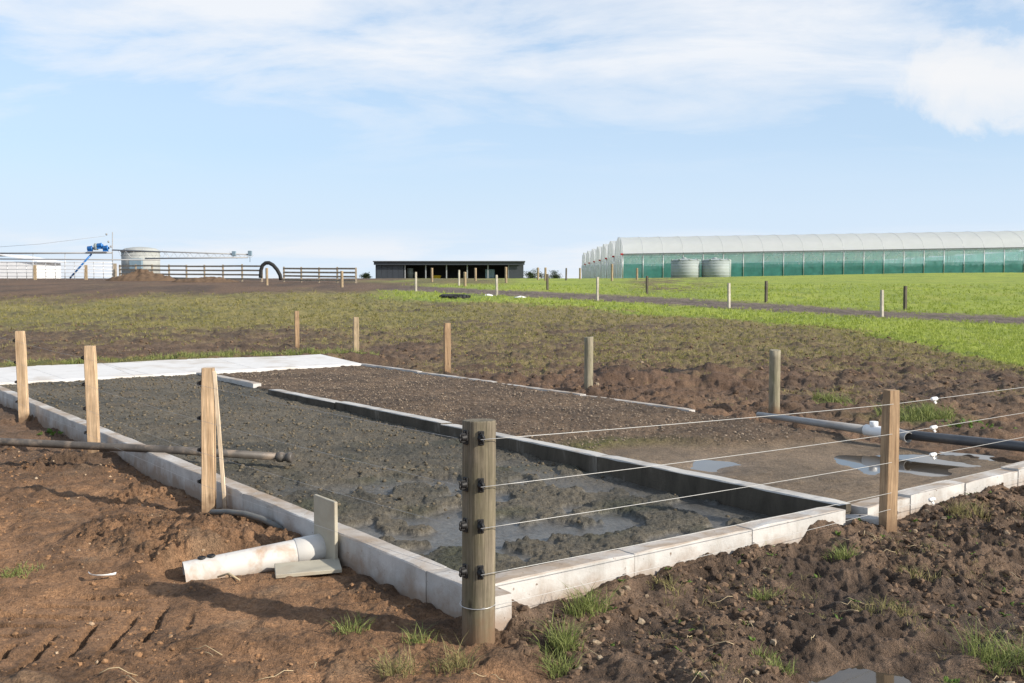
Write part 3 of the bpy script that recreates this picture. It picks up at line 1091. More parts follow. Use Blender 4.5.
# front wall, u = 0.02, v from TH to 2.84, running +v
fp = []
vs_ = [TH + .004, 1.05, 1.98, 2.86]
for i in range(3):
    fp.append((.165 - .022 * i, vs_[i], .165 - .022 * (i + 1), vs_[i + 1] - .003, .13, WALL_TOP + .002 * i))
wall_thing('sunlit pale concrete front wall between the near round post and the dividing wall', fp)
rp = []
vs_ = [3.10, 3.62, 4.35, 5.15, 6.3, 7.6]
for i in range(5):
    rp.append((.10 + .012 * i, vs_[i], .10 + .012 * (i + 1), vs_[i + 1] - .012, .14, .20 + .012 * (i % 2) + .004 * i))
wall_thing('chipped pale concrete front wall running to the right behind the square wooden post', rp)
stub = wall_thing('short grey concrete end block beside the square wooden post at the dividing wall', [(.17, 2.885, -.06, 3.085, .10, .155)], 'concrete_block', cat='block')
dp = []
us = [9.25, 7.3, 4.95, 2.55, .20]
for i in range(4):
    o_ = .012 * (i == 1)
    dp.append((us[i], V_DIV - .06 + o_, us[i + 1] + .003, V_DIV - .06 + o_, .13, WALL_TOP + .012 * (i == 1)))
dv_ = wall_thing('long dividing concrete kerb down the middle of the basin', dp, mat='concrete_stain_shade')
wall_thing('short separate piece of concrete kerb near the white apron', [(12.25, V_DIV + .02, 11.1, V_DIV + .02, .12, .24), (11.09, V_DIV + .02, 9.95, V_DIV + .02, .12, .24)])
cp = []
us = [12.6, 10.5, 8.4, 6.4, 4.45]
for i in range(4):
    cp.append((us[i], V_END - .06, us[i + 1] + .006, V_END - .06, .10, .215 - .012 * i))
wall_thing('thin concrete edging kerb on the far side of the gravel bay', cp)


def apron():
    x, y = to_xy(12.4, 0)
    t = thing('concrete_apron', (x, y, 0), 'wide white concrete apron across the far end of the basin', 'apron')
    vv = [-5.2, -2.6, 0.0, 2.1, 4.1, 6.1]
    for i in range(5):
        mb = MB()
        a, b = vv[i], vv[i + 1] - .008
        rows = []
        for k in range(9):
            q = a + (b - a) * k / 8
            far = 14.35 + .1 * math.sin(q * 2.1) - .10 * max(0, q - 3)
            rows.append([(*to_xy(12.40, q), -.3), (*to_xy(12.40, q), .205), (*to_xy(12.42, q), .222), (*to_xy(far - .02, q), .30), (*to_xy(far, q), .28), (*to_xy(far, q), -.3)])
        mb.loft(rows, True, True, False)
        mb.build('slab', 'apron', t)


apron()

# ------------------------------------------------------------------ fence posts round the basin
def claw_insulator(name, parent, p, d, k=1.0):
    """black ringed claw insulator nailed to a post, pointing along d (horizontal)"""
    d = np.array((d[0], d[1], 0.0)); d /= np.linalg.norm(d)
    side = np.array((-d[1], d[0], 0))
    p = np.array(p, float)
    mb = MB()
    mb.box(p + d * .006, (.012, .034, .078), d, bev=.003)
    mb.lathe(p + d * .008, [(.020, 0), (.022, .006), (.014, .010), (.021, .016), (.013, .021), (.018, .027), (.010, .034)], 12, d)
    for s in (-1, 1):
        mb.box(p + d * .026 + np.array((0, 0, s * .020)), (.030, .018, .012), d, bev=.003)
        mb.tube([p + d * .038 + np.array((0, 0, s * .024)), p + d * .050 + np.array((0, 0, s * .012)) + side * .004, p + d * .046 + side * .004], .0055, 6)
    mb.tube([p + d * .006 + np.array((0, 0, .030)), p + d * .020 + np.array((0, 0, .030))], .004, 6)
    mb.v = [tuple(p + (np.array(q) - p) * k) for q in mb.v]
    return mb.build(name, 'black_plastic', parent)


def square_post(mb, x, y, z0, z1, w, d, ang, lean=(0, 0)):
    ax = np.array((math.cos(ang), math.sin(ang), 0))
    ay = np.array((-ax[1], ax[0], 0))
    b = .004
    rows = []
    rg = random.Random(int(x * 100))
    n = 9
    for i in range(n + 1):
        t = i / n
        z = z0 + (z1 - z0) * t
        k = b * 1.2 if i == n else 0
        hw, hd = w / 2 - k, d / 2 - k
        c = np.array((x + lean[0] * (z - z0), y + lean[1] * (z - z0), z + (0 if i < n else .002 * rg.random())))
        ring = [(hw - b, -hd), (hw, -hd + b), (hw, hd - b), (hw - b, hd), (-hw + b, hd), (-hw, hd - b), (-hw, -hd + b), (-hw + b, -hd)]
        rows.append([c + ax * (p + rg.uniform(-.0012, .0012)) + ay * (q + rg.uniform(-.0012, .0012)) for p, q in ring])
        if i == n - 1:
            rows[-1] = [r - np.array((0, 0, (z1 - z0) / n - b)) + np.array((0, 0, (z1 - z0) / n - b)) for r in rows[-1]]
    mb.loft(rows, True, True, False)


def round_post(mb, x, y, z0, z1, r, lean=(0, 0), n=20, cut=.0):
    rg = random.Random(int(x * 100) + 5)
    rows = []
    m = 14
    ph = [rg.uniform(0, 6.28) for _ in range(4)]
    zs = [z0 + (z1 - z0 - .004) * i / m for i in range(m + 1)] + [z1]
    for i, z in enumerate(zs):
        c = (x + lean[0] * (z - z0), y + lean[1] * (z - z0))
        k = 1.0 if i <= m else .965
        row = []
        for j in range(n):
            q = 2 * math.pi * j / n
            rr = r * k * (1 + .018 * math.sin(2 * q + ph[0]) + .012 * math.sin(5 * q + ph[1] + z * 2) + .006 * math.sin(9 * q + ph[2] - z * 3))
            row.append((c[0] + rr * math.cos(q), c[1] + rr * math.sin(q), z + (cut * math.cos(q + ph[3]) if i > m else 0)))
        rows.append(row)
    mb.loft(rows, True, True, True)


def post_on_v(px, v):
    """place on the line v = const seen at photo column px"""
    s = (px - 512) / F_PX
    # x = s*k*y with level camera: x/y = s / (cos + ...) ~ s
    # OX + u UX + v VX = s (OY + u UY + v VY)
    u = (s * (OY + v * VY) - OX - v * VX) / (UX - s * UY)
    return to_xy(u, v)


def height_to(px_row, D):
    return W(512, px_row, D)[2]


# near round strainer post at the corner
NX, NY = -.156, 4.50
z_top = height_to(420, NY)
npost = thing('strainer_post', (NX, NY, gz(NX, NY)), 'thick round weathered strainer post at the near corner of the basin with black insulators', 'post')
mb = MB()
round_post(mb, NX, NY, -.5, z_top, .076, (0.006, 0), 28, .003)
mb.build('shaft', 'post_round', npost)
WIRE_Z = []
for row in (438, 485, 526, 572):
    z = height_to(row, NY - .07)
    WIRE_Z.append(z)
    for dx in (-.72, .18):
        dy = -math.sqrt(1 - dx * dx)
        d = np.array((dx, dy, 0))
        claw_insulator('insulator', npost, np.array((NX + .006 * z, NY, z)) + d * .072, d, .82)
ZL = height_to(608, NY - .07)
mb = MB()
mb.tube([(NX + .080 * math.cos(q), NY + .080 * math.sin(q), ZL + .004 * math.sin(q)) for q in np.linspace(0, 2 * math.pi, 25)], .0022, 6, False)
mb.build('wire_loop', 'wire_thin', npost)

# right square post
def at_v_row(px, row_base, z):
    return at(px, row_base, z)


RX, RY = to_xy(-.02, 3.40)
RX, RY = at(887, 528, .10)
uu_, vv_ = to_uv(RX, RY)
zr_top = height_to(390, RY)
rpost = thing('fence_post', (RX, RY, gz(RX, RY)), 'square sawn wooden post standing in front of the chipped wall on the right', 'post')
mb = MB()
square_post(mb, RX, RY, -.45, zr_top, .082, .082, R(15), (.006, 0))
mb.build('shaft', 'pine_old', rpost)
mb = MB()
square_post(mb, RX + .014, RY + .056, .30, zr_top - .02, .04, .022, R(15), (.006, 0))
mb.build('backing_batten', 'pine', rpost)

# left square posts
LEFT = [
    (204.5, -.13, 368, .088, .090, 'pine', 'freshly sawn square wooden post with a thin lath leaning on it'),
    (92, -.13, 346, .098, .080, 'pine', 'square pale wooden post standing just behind the long dark pipe'),
    (22, -.13, 331, .100, .080, 'pine', 'leftmost square pale wooden post near the white apron'),
]
LPOS = []
for px, v, row, w, dpt, mt, lab in LEFT:
    x, y = post_on_v(px, v)
    zt = height_to(row, y)
    LPOS.append((x, y, zt))
    t = thing('fence_post', (x, y, gz(x, y)), lab, 'post', 'square wooden posts along the left wall')
    mb = MB()
    square_post(mb, x, y, -.5, zt, w, dpt, R(8), (-.018 if px < 100 else .012, 0))
    mb.build('shaft', mt, t)
    for fr_ in (.90, .67, .46, .25):
        z = zt * fr_
        d = np.array((math.cos(R(188)), math.sin(R(188)), 0))
        lx = (-.018 if px < 100 else .012) * (z + .5)
        claw_insulator('insulator', t, np.array((x + lx, y, z)) + d * (w / 2 - .002) + np.array((0, -.02, 0)), d, .55)

# lath leaning on the post
x, y, zt = LPOS[0]
mb = MB()
a_ = np.array((x + .135, y - .03, gz(x + .135, y - .03) - .05))
b_ = np.array((x + .070, y - .028, zt - .02))
dirn = (b_ - a_) / np.linalg.norm(b_ - a_)
mb.box((a_ + b_) / 2, (np.linalg.norm(b_ - a_), .026, .018), dirn, up=(.1, -1, .0), bev=.002)
tag(mb.build('lath', 'lath_wood', origin=tuple(a_)), 'thin wooden lath leaning against the freshly sawn square post', 'lath')

# posts behind the basin
FARP = [
    (297, 350, 311, .070, 'square', 'pine_old', 'slim reddish wooden post at the far end of the white apron'),
    (356, 362, 317, .075, 'square', 'post_far', 'slim pale wooden post where white apron meets the far kerb'),
    (447, 375, 323, .075, 'square', 'pine_old', 'brownish wooden post behind the far kerb of the gravel bay'),
    (588.5, 395, 337, .066, 'round', 'post_grey', 'round grey post behind the gravel bay with the dark diggings on its right'),
    (774, 416, 350, .068, 'round', 'post_grey', 'round grey post beside the grey pipe at the right of the diggings'),
]
for px, rb, rt, w, kind, mt, lab in FARP:
    x, y = at(px, rb, .03)
    zt = height_to(rt, y)
    zb = gz(x, y)
    mb = MB()
    if kind == 'square':
        square_post(mb, x, y, zb - .4, zt, w * 1.5, w * 1.35, R(20), (.004, 0))
    else:
        round_post(mb, x, y, zb - .4, zt, w, (.002, 0), 18, .006)
    tag(mb.build('fence_post', mt, origin=(x, y, zb)), lab, 'post', 'posts standing behind the basin')

# wires
def sag(p, q, n, s):
    p, q = np.array(p, float), np.array(q, float)
    return [p + (q - p) * t - np.array((0, 0, s * 4 * t * (1 - t))) for t in np.linspace(0, 1, n)]


ROWS_R = [404.5, 434.5, 463, 493.5, 510]
ORD = ['top', 'second', 'third', 'fourth', 'lowest']
WIRES = []
for i in range(5):
    z0 = WIRE_Z[i] if i < 4 else ZL
    p = (NX + .02, NY - .118 if i < 4 else NY - .08, z0)
    pr = RY - .062
    q = (RX - .02, pr, height_to(ROWS_R[i], pr))
    d = np.array(q) - np.array(p)
    e = np.array(q) + d / np.linalg.norm(d) * 9.0
    # past the post the wires run level with the fence
    e = np.array(to_xy(*(np.array(to_uv(q[0], q[1])) + np.array((0.12, 9.0)))) + (q[2] + .06,))
    path = sag(p, q, 14, .006) + sag(q, e, 12, .02)[1:]
    WIRES.append((np.array(q), e))
    mb = MB()
    mb.tube(path, .0017 if i < 4 else .0013, 5)
    tag(mb.build('fence_wire', 'wire', origin=p), '%s thin pale fence wire running right from the near round post' % ORD[i], 'wire', 'wires running right')
for i in range(4):
    z0 = WIRE_Z[i]
    p = (NX - .085, NY - .075, z0)
    pts = [p]
    for x, y, zt in LPOS:
        pts.append((x - .085, y - .03, zt * (.90, .67, .46, .25)[i]))
    e = np.array(pts[-1]) + (np.array(pts[-1]) - np.array(pts[-2])) * .8
    pts.append(tuple(e))
    path = []
    for a, b in zip(pts[:-1], pts[1:]):
        path += sag(a, b, 8, .008)[:-1]
    path.append(pts[-1])
    mb = MB()
    mb.tube(path, .0008, 4)
    tag(mb.build('fence_wire', 'wire_thin', origin=p), '%s hair thin grey wire strung along the left wooden posts' % ORD[i], 'wire', 'wires along the left posts')

# white tensioners hung in the wires right of the post
for i in (0, 1, 2, 4):
    q, e = WIRES[i]
    s = (937 - 512) / F_PX
    best = min(np.linspace(0, 1, 400), key=lambda t: abs((q + (e - q) * t)[0] / (q + (e - q) * t)[1] - s))
    c = q + (e - q) * best
    c[2] -= .02 * 4 * best * (1 - best)
    d = (e - q) / np.linalg.norm(e - q)
    mb = MB()
    mb.lathe(c - d * .055, [(.006, 0), (.016, .008), (.021, .022), (.014, .036), (.022, .052), (.014, .068), (.021, .084), (.015, .100), (.006, .110)], 12, d)
    sd_ = np.array((-d[1], d[0], 0))
    mb.box(c - np.array((0, 0, .022)) + d * .01, (.03, .012, .034), d, bev=.002)
    mb.tube([c - np.array((0, 0, .03)), c - np.array((0, 0, .05)) + d * .02, c - np.array((0, 0, .04)) + d * .045], .004, 6)
    mb.v = [tuple(c + (np.array(q_) - c) * .68) for q_ in mb.v]
    tag(mb.build('strain_insulator', 'white_plastic', origin=tuple(c)), 'white plastic strain insulator on the %s wire right of the square post' % ORD[i], 'insulator', 'white insulators in the wires')

# ------------------------------------------------------------------ pipes and boards
def pipes():
    # long dark pole-pipe lying over the left wall
    y0 = 8.6
    a = np.array((-6.2, 8.95, .31)); b = np.array(W(165, 449.5, 8.55)); c = np.array(W(284, 457.2, 8.42)); e = np.array(W(297, 458, 8.40))
    t = thing('long_pipe', tuple(b), 'long thin muddy pipe lying across the left wall with its end over the sludge', 'pipe')
    mb = MB()
    mb.tube([a, a * .5 + b * .5 + np.array((0, 0, .006)), b, c], .034, 12)
    mb.build('tube', 'pipe_dirty', t)
    mb = MB()
    d = (e - c) / np.linalg.norm(e - c)
    mb.lathe(c - d * .06, [(.036, 0), (.043, .006), (.043, .05), (.034, .055), (.034, .09), (.044, .095), (.044, .125), (.036, .135)], 14, d)
    mb.build('coupling', 'pipe_dirty', t)
    mb = MB()
    mb.tube([a + (b - a) * .25, a + (b - a) * .25 + (b - a) / np.linalg.norm(b - a) * .12], .041, 12)
    mb.build('collar', 'pipe_dirty', t)

    # white drain pipe
    pa = np.array((*PIPE_A, .105)); pb = np.array((*PIPE_B, .030))
    t = thing('drain_pipe', tuple(pa), 'fat white plastic drain pipe half buried in brown mud beside the left wall', 'pipe')
    d = (pb - pa) / np.linalg.norm(pb - pa)
    mb = MB()
    mb.ring_tube([pa + d * .10, pa * .5 + pb * .5, pb + d * .02], .080, .006, 22)
    mb.build('tube', 'pvc_white', t)
    mb = MB()
    inn = np.array((VX, VY, 0))
    mb.tube([pa + d * .145, pa + d * .14, pa + d * .03, pa - d * .02, pa - d * .028], [.0805, .085, .085, .085, .079], 22)
    mb.build('socket', 'pvc_white', t)
    for k, q in enumerate((.83, .90)):
        mb = MB()
        c = pa + (pb - pa) * q + np.array((0, 0, .074))
        mb.lathe(c, [(.022, 0), (.024, .014), (.016, .018), (.014, .008)], 12)
        mb.build('drain_hole_ring', 'black_plastic', t)
    # sluice board set upright in the wall
    bx0 = np.array(to_xy(*(np.array(to_uv(*at(313, 540, .1))) * np.array((1, 0)) + np.array((0, -.028)))))
    u_a = to_uv(*post_on_v(313, -.035))[0]
    u_b = to_uv(*post_on_v(334, -.035))[0]
    c = to_xy((u_a + u_b) / 2, -.035)
    ztop = height_to(498, c[1])
    mb = MB()
    mb.box((c[0], c[1], (ztop - .10) / 2), (abs(u_a - u_b), .022, ztop + .10), (UX, UY, 0), up=(.0, .0, 1), bev=.003)
    tag(mb.build('sluice_board', 'fibre_board', origin=(c[0], c[1], 0)), 'upright grey board standing against the left wall at the white pipe', 'board')
    # board lying on the mud
    q = at(308, 574, .03)
    mb = MB()
    mb.box((q[0], q[1], gz(*q) + .018), (.36, .20, .022), (.95, .25, .02), up=(-.03, -.06, 1), bev=.003)
    tag(mb.build('loose_board', 'fibre_board', origin=(*q, 0)), 'small flat board lying on the mud under the white drain pipe', 'board')
    # black poly pipe curling along the wall
    pts = []
    for px, py, z in ((212, 512, .05), (228, 512, .085), (245, 514, .095), (262, 519, .085), (278, 527, .06), (290, 536, .0)):
        pts.append((*at(px, py, z + .05), z + .05))
    sm = []
    for i in range(len(pts) - 1):
        for k in range(4):
            sm.append(np.array(pts[i]) + (np.array(pts[i + 1]) - np.array(pts[i])) * k / 4)
    mb = MB()
    mb.tube(sm + [pts[-1]], .020, 10)
    tag(mb.build('poly_pipe', 'poly_pipe', origin=pts[0]), 'curved dark plastic pipe curling out of the mud along the left wall', 'pipe')
    # grey pipe on the far right edge with white tee
    A = np.array((*at(758, 414.5, .20), .20)); B = np.array((*at(884, 432.5, .21), .21)); Cc = np.array((*at(1060, 450.5, .20), .20))
    t = thing('side_pipe', tuple(B), 'grey plastic pipe on the right edge of the basin with a white tee fitting', 'pipe')
    dAB = (B - A) / np.linalg.norm(B - A)
    dBC = (Cc - B) / np.linalg.norm(Cc - B)
    mb = MB()
    mb.tube([A, B - dAB * .15], [.030, .046], 14)
    mb.build('tube', 'pvc_grey', t)
    mb = MB()
    mb.tube([B + dBC * .1, Cc, Cc + dBC * 2], .047, 16)
    mb.build('tube', 'pvc_dark', t)
    mb = MB()
    mb.tube([B - dAB * .22, B - dAB * .215, B - dAB * .10, B, B + dBC * .14, B + dBC * .145], [.04, .056, .056, .056, .056, .048], 18)
    mb.tube([B - dAB * .12 + np.array((0, 0, .02)), B - dAB * .12 + np.array((0, 0, .095))], .040, 14)
    mb.build('tee', 'white_plastic', t)
    mb = MB()
    out = np.array((-.25, -.97, 0.0))
    out /= np.linalg.norm(out)
    out = np.array((.30, -.95, -.10))
    out /= np.linalg.norm(out)
    s0 = B + dBC * .15
    mb.ring_tube([s0, s0 + out * .06, s0 + out * .13], .050, .006, 18)
    mb.build('outlet', 'pvc_grey', t)


pipes()


def litter():
    # curved shard of white pipe
    q = at(105, 584, .02)
    z = gz(*q) + .012
    mb = MB()
    rows = []
    for k in range(9):
        a = R(200 + 125 * k / 8)
        w = .018 * math.sin(math.pi * (k + .6) / 9.2) + .002
        cx, cy = q[0] + .085 * math.cos(a), q[1] + .02 + .075 * math.sin(a)
        rows.append([(cx - w * math.cos(a), cy - w * math.sin(a), z), (cx, cy, z + .012), (cx + w * math.cos(a), cy + w * math.sin(a), z + .02), (cx, cy, z + .005)])
    mb.loft(rows, True, True, True)
    tag(mb.build('pipe_shard', 'white_plastic', origin=(*q, z)), 'curved white plastic shard lying on the brown mud', 'shard')
    # stick beside the pipe
    a, b = at(218, 577, .04), at(240, 585, .03)
    mb = MB()
    mb.tube([(*a, gz(*a) + .02), ((a[0] + b[0]) / 2, (a[1] + b[1]) / 2, gz(*b) + .035), (*b, gz(*b) + .015)], [.006, .007, .004], 6)
    tag(mb.build('stick', 'straw', origin=(*a, 0)), 'short pale stick lying below the end of the white drain pipe', 'stick')


litter()

# ------------------------------------------------------------------ loose clods, stones, straw
def ico():
    t = (1 + 5 ** .5) / 2
    v = np.array([(-1, t, 0), (1, t, 0), (-1, -t, 0), (1, -t, 0), (0, -1, t), (0, 1, t), (0, -1, -t), (0, 1, -t), (t, 0, -1), (t, 0, 1), (-t, 0, -1), (-t, 0, 1)], float)
    f = [(0, 11, 5), (0, 5, 1), (0, 1, 7), (0, 7, 10), (0, 10, 11), (1, 5, 9), (5, 11, 4), (11, 10, 2), (10, 7, 6), (7, 1, 8), (3, 9, 4), (3, 4, 2), (3, 2, 6), (3, 6, 8), (3, 8, 9), (4, 9, 5), (2, 4, 11), (6, 2, 10), (8, 6, 7), (9, 8, 1)]
    v /= np.linalg.norm(v[0])
    return v, np.array(f)


def subdivide(v, f):
    v = list(map(tuple, v)); cache = {}; out = []

    def mid(a, b):
        k = (min(a, b), max(a, b))
        if k not in cache:
            m = (np.array(v[a]) + np.array(v[b])) / 2
            v.append(tuple(m / np.linalg.norm(m)))
            cache[k] = len(v) - 1
        return cache[k]
    for a, b, c in f:
        x, y, z = mid(a, b), mid(b, c), mid(c, a)
        out += [(a, x, z), (b, y, x), (c, z, y), (x, y, z)]
    return np.array(v), np.array(out)


IC = ico()
IC2 = subdivide(*IC)


def scatter_lumps(name, mat, pts, sizes, proto, flat=.7, rough=.25, sink=.3, label=None, smooth=True):
    pv, pf = proto
    n = len(pts)
    protos = []
    for k in range(8):
        rg = np.random.default_rng(k)
        d = 1 + rough * rg.normal(0, 1, len(pv)).clip(-1.6, 1.6)
        protos.append(pv * d[:, None])
    ang = RNG.uniform(0, 6.28, n)
    P = np.stack(protos)[np.arange(n) % 8]
    c, sn = np.cos(ang)[:, None], np.sin(ang)[:, None]
    e = (1 + .35 * np.sin(np.arange(n) * 1.7))[:, None]
    sc = np.asarray(sizes)[:, None]
    pts = np.asarray(pts)
    V = np.stack([(P[:, :, 0] * c * e - P[:, :, 1] * sn) * sc + pts[:, 0:1], (P[:, :, 0] * sn * e + P[:, :, 1] * c) * sc + pts[:, 1:2], P[:, :, 2] * flat * sc + pts[:, 2:3] + sc * flat * (1 - 2 * sink) * .5], 2).reshape(-1, 3)
    F = (pf[None] + (np.arange(n) * len(pv))[:, None, None]).reshape(-1, 3)
    o = big_mesh(name, V, F, mat, smooth)
    o['kind'] = 'stuff'
    if label:
        o['label'] = label
    return o


def pts_in(cands):
    x, y = cands[:, 0], cands[:, 1]
    z = ground(x, y, False)
    return np.stack([x, y, z], 1)


def soils():
    # right foreground
    uv = np.stack([.08 - RNG.uniform(0.0, 2.2, 15000), RNG.uniform(.0, 6.5, 15000)], 1)
    xy = np.stack(to_xy(uv[:, 0], uv[:, 1]), 1)
    keep = (np.hypot(xy[:, 0], xy[:, 1]) > 3.2) & (perlin(xy[:, 0], xy[:, 1], .7, 71) > -.15) & (np.hypot(xy[:, 0] - PUD_F[0], xy[:, 1] - PUD_F[1]) > .35)
    keep &= np.hypot(xy[:, 0] - NX, xy[:, 1] - NY) > .14
    xy = xy[keep]
    sz = .0035 + .020 * RNG.random(len(xy)) ** 4.5
    big = RNG.random(len(xy)) < .0012
    sz = np.where(big, RNG.uniform(.025, .042, len(xy)), sz)
    scatter_lumps('soil_clods', 'crumb_front', pts_in(xy), sz, IC, .8, .24, .38, 'dark broken soil clods along the front wall', False)
    # left
    uv = np.stack([RNG.uniform(-1.5, 7, 16000), -RNG.uniform(.03, 4.6, 16000)], 1)
    xy = np.stack(to_xy(uv[:, 0], uv[:, 1]), 1)
    keep = (np.hypot(xy[:, 0], xy[:, 1]) > 3.2) & (perlin(xy[:, 0], xy[:, 1], .8, 72) + .25 * RNG.random(len(xy)) > .10)
    xy = xy[keep]
    sz = .0035 + .013 * RNG.random(len(xy)) ** 5
    scatter_lumps('soil_crumbs', 'crumb_left', pts_in(xy), sz, IC, .75, .24, .35, 'reddish brown soil crumbs on the left', False)
    # worked field
    n = 9000
    s = RNG.uniform(-.62, .62, n)
    y = RNG.uniform(12, 34, n)
    xy = np.stack([s * y, y], 1)
    u, v = to_uv(xy[:, 0], xy[:, 1])
    keep = ~((u > -.2) & (u < 14.6) & (v > -5.4) & (v < 6.5)) & (y < np.interp(s, *C_NEAR)) & (perlin(xy[:, 0], xy[:, 1], 1.6, 73) > -.12)
    xy = xy[keep]
    sz = .010 + .034 * RNG.random(len(xy)) ** 3
    scatter_lumps('field_clods', 'crumb_front', pts_in(xy), sz, IC, .75, .22, .35, 'clods of turned soil across the field behind the basin', False)
    # gravel in the right bay
    n = 7500
    u, v = RNG.uniform(2.4, 12.2, n), RNG.uniform(3.2, 6.05, n)
    x, y = to_xy(u, v)
    zone = ground(x, y)[3]
    xy = np.stack([x, y], 1)[zone == 2]
    sz = .004 + .012 * RNG.random(len(xy)) ** 2.5
    scatter_lumps('gravel', 'stone', pts_in(xy), sz, IC, .7, .2, .3, 'loose stones spread over the right bay', False)
    # scattered woodchip and crumbs on the sludge
    n = 3600
    u, v = 12.2 * RNG.random(n) ** .7 + .15, RNG.uniform(.2, 2.9, n)
    xy = np.stack(to_xy(u, v), 1)
    xy = xy[(u > 2.2) | (RNG.random(n) < .1)]
    sz = .007 + .016 * RNG.random(len(xy)) ** 3
    scatter_lumps('sludge_crumbs', 'sludge_bit', pts_in(xy), sz, IC, .7, .22, .3, 'crumbs of dried matter on the sludge')


soils()


# ------------------------------------------------------------------ grass
def blades(cx, cy, cz, n, h, spread, lean, w, rg, segs=3):
    """curved tapered blades as triangles strips: arrays of verts (n*(2*segs+1)) and tri faces"""
    V, F = [], []
    k = 0
    for i in range(n):
        a = rg.uniform(0, 6.28)
        rr = spread * math.sqrt(rg.random())
        bx, by = cx + rr * math.cos(a), cy + rr * math.sin(a)
        b = a + rg.normal(0, .7)
        hh = h * rg.uniform(.45, 1.1)
        ln = lean * hh * rg.uniform(.2, 1.3)
        tw = rg.uniform(0, 6.28)
        dx, dy = math.cos(tw) * w * .5, math.sin(tw) * w * .5
        for s in range(segs):
            t = s / segs
            ww = 1 - t * .75
            px, py, pz = bx + math.cos(b) * ln * t * t, by + math.sin(b) * ln * t * t, cz + hh * (t - .22 * t * t * ln / max(hh, .01))
            V += [(px - dx * ww, py - dy * ww, pz), (px + dx * ww, py + dy * ww, pz)]
        V.append((bx + math.cos(b) * ln, by + math.sin(b) * ln, cz + hh * (1 - .22 * ln / max(hh, .01) - .05)))
        for s in range(segs - 1):
            q = k + 2 * s
            F += [(q, q + 1, q + 3), (q, q + 3, q + 2)]
        q = k + 2 * (segs - 1)
        F.append((q, q + 1, q + 2))
        k += 2 * segs + 1
    return V, F


TUFTS = [
    (560, 640, 60, .11, .07, 'grass_fresh', 'bright green grass tuft low in the foreground right of the near post'),
    (588, 612, 70, .12, .08, 'grass_fresh', 'green grass tuft at the foot of the front wall right of the near post'),
    (556, 655, 40, .08, .06, 'grass_fresh', 'small grass tuft at the bottom nearest the round post'),
    (747, 552, 60, .07, .10, 'grass_fresh', 'low grass patch against the middle of the front wall'),
    (765, 588, 36, .06, .07, 'grass_fresh', 'small green tuft on the clods below the dividing wall end'),
    (840, 562, 40, .08, .05, 'grass_fresh', 'small tuft on the clods left of the square post'),
    (770, 660, 60, .05, .09, 'grass_fresh', 'flattened grass patch left of the foreground puddle'),
    (968, 520, 70, .09, .13, 'grass_dry', 'yellowish grass clump on the mud below the chipped wall'),
    (920, 577, 40, .06, .10, 'grass_dry', 'thin dry grass patch in the mud right of the square post'),
    (1010, 652, 110, .13, .16, 'grass_fresh', 'leafy grass clump at the bottom right corner'),
    (885, 605, 50, .07, .13, 'grass_dry', 'dull grass patch in the right foreground above the puddle'),
    (662, 590, 36, .06, .09, 'grass_dry', 'thin dry grass on the clods in front of the wall'),
    (22, 570, 70, .04, .10, 'grass_fresh', 'flat green grass patch on the bare mud at far left'),
    (352, 626, 36, .07, .05, 'grass_fresh', 'small green tuft in the shadow below the white pipe'),
    (418, 636, 30, .07, .05, 'grass_fresh', 'small green tuft near the foot of the left wall'),
    (395, 662, 40, .09, .07, 'grass_dry', 'withered grass tuft left of the near post foot'),
    (455, 660, 40, .09, .08, 'grass_dry', 'withered grass at the foot of the near round post'),
    (915, 418, 260, .16, .42, 'grass_fresh', 'thick green grass bank behind the grey pipe on the right'),
    (832, 403, 90, .14, .30, 'grass_fresh', 'weedy green clump left of the square post above the pipe'),
]


def tufts():
    for i, (px, py, n, h, sp, mat, lab) in enumerate(TUFTS):
        x, y = at(px, py, .06 if py > 500 else .03)
        rg = np.random.default_rng(i + 300)
        V, F = [], []
        n = n * 4
        sub = max(1, n // 12)
        for k in range(sub):
            a, rr = rg.uniform(0, 6.28), sp * math.sqrt(rg.random())
            bx, by = x + rr * math.cos(a), y + rr * math.sin(a)
            v, f = blades(bx, by, gz(bx, by) - .008, n // sub, h * 1.3 * rg.uniform(.4, 1.25), .045, 1.0, .0048 if y < 8 else .010, rg)
            F += [tuple(q + len(V) for q in t) for t in f]
            V += v
        V = np.array(V) - np.array((x, y, 0))
        o = big_mesh('grass_tuft', V, np.array(F), mat, False)
        o.location = (x, y, 0)
        tag(o, lab, 'grass', 'grass tufts round the basin')


tufts()


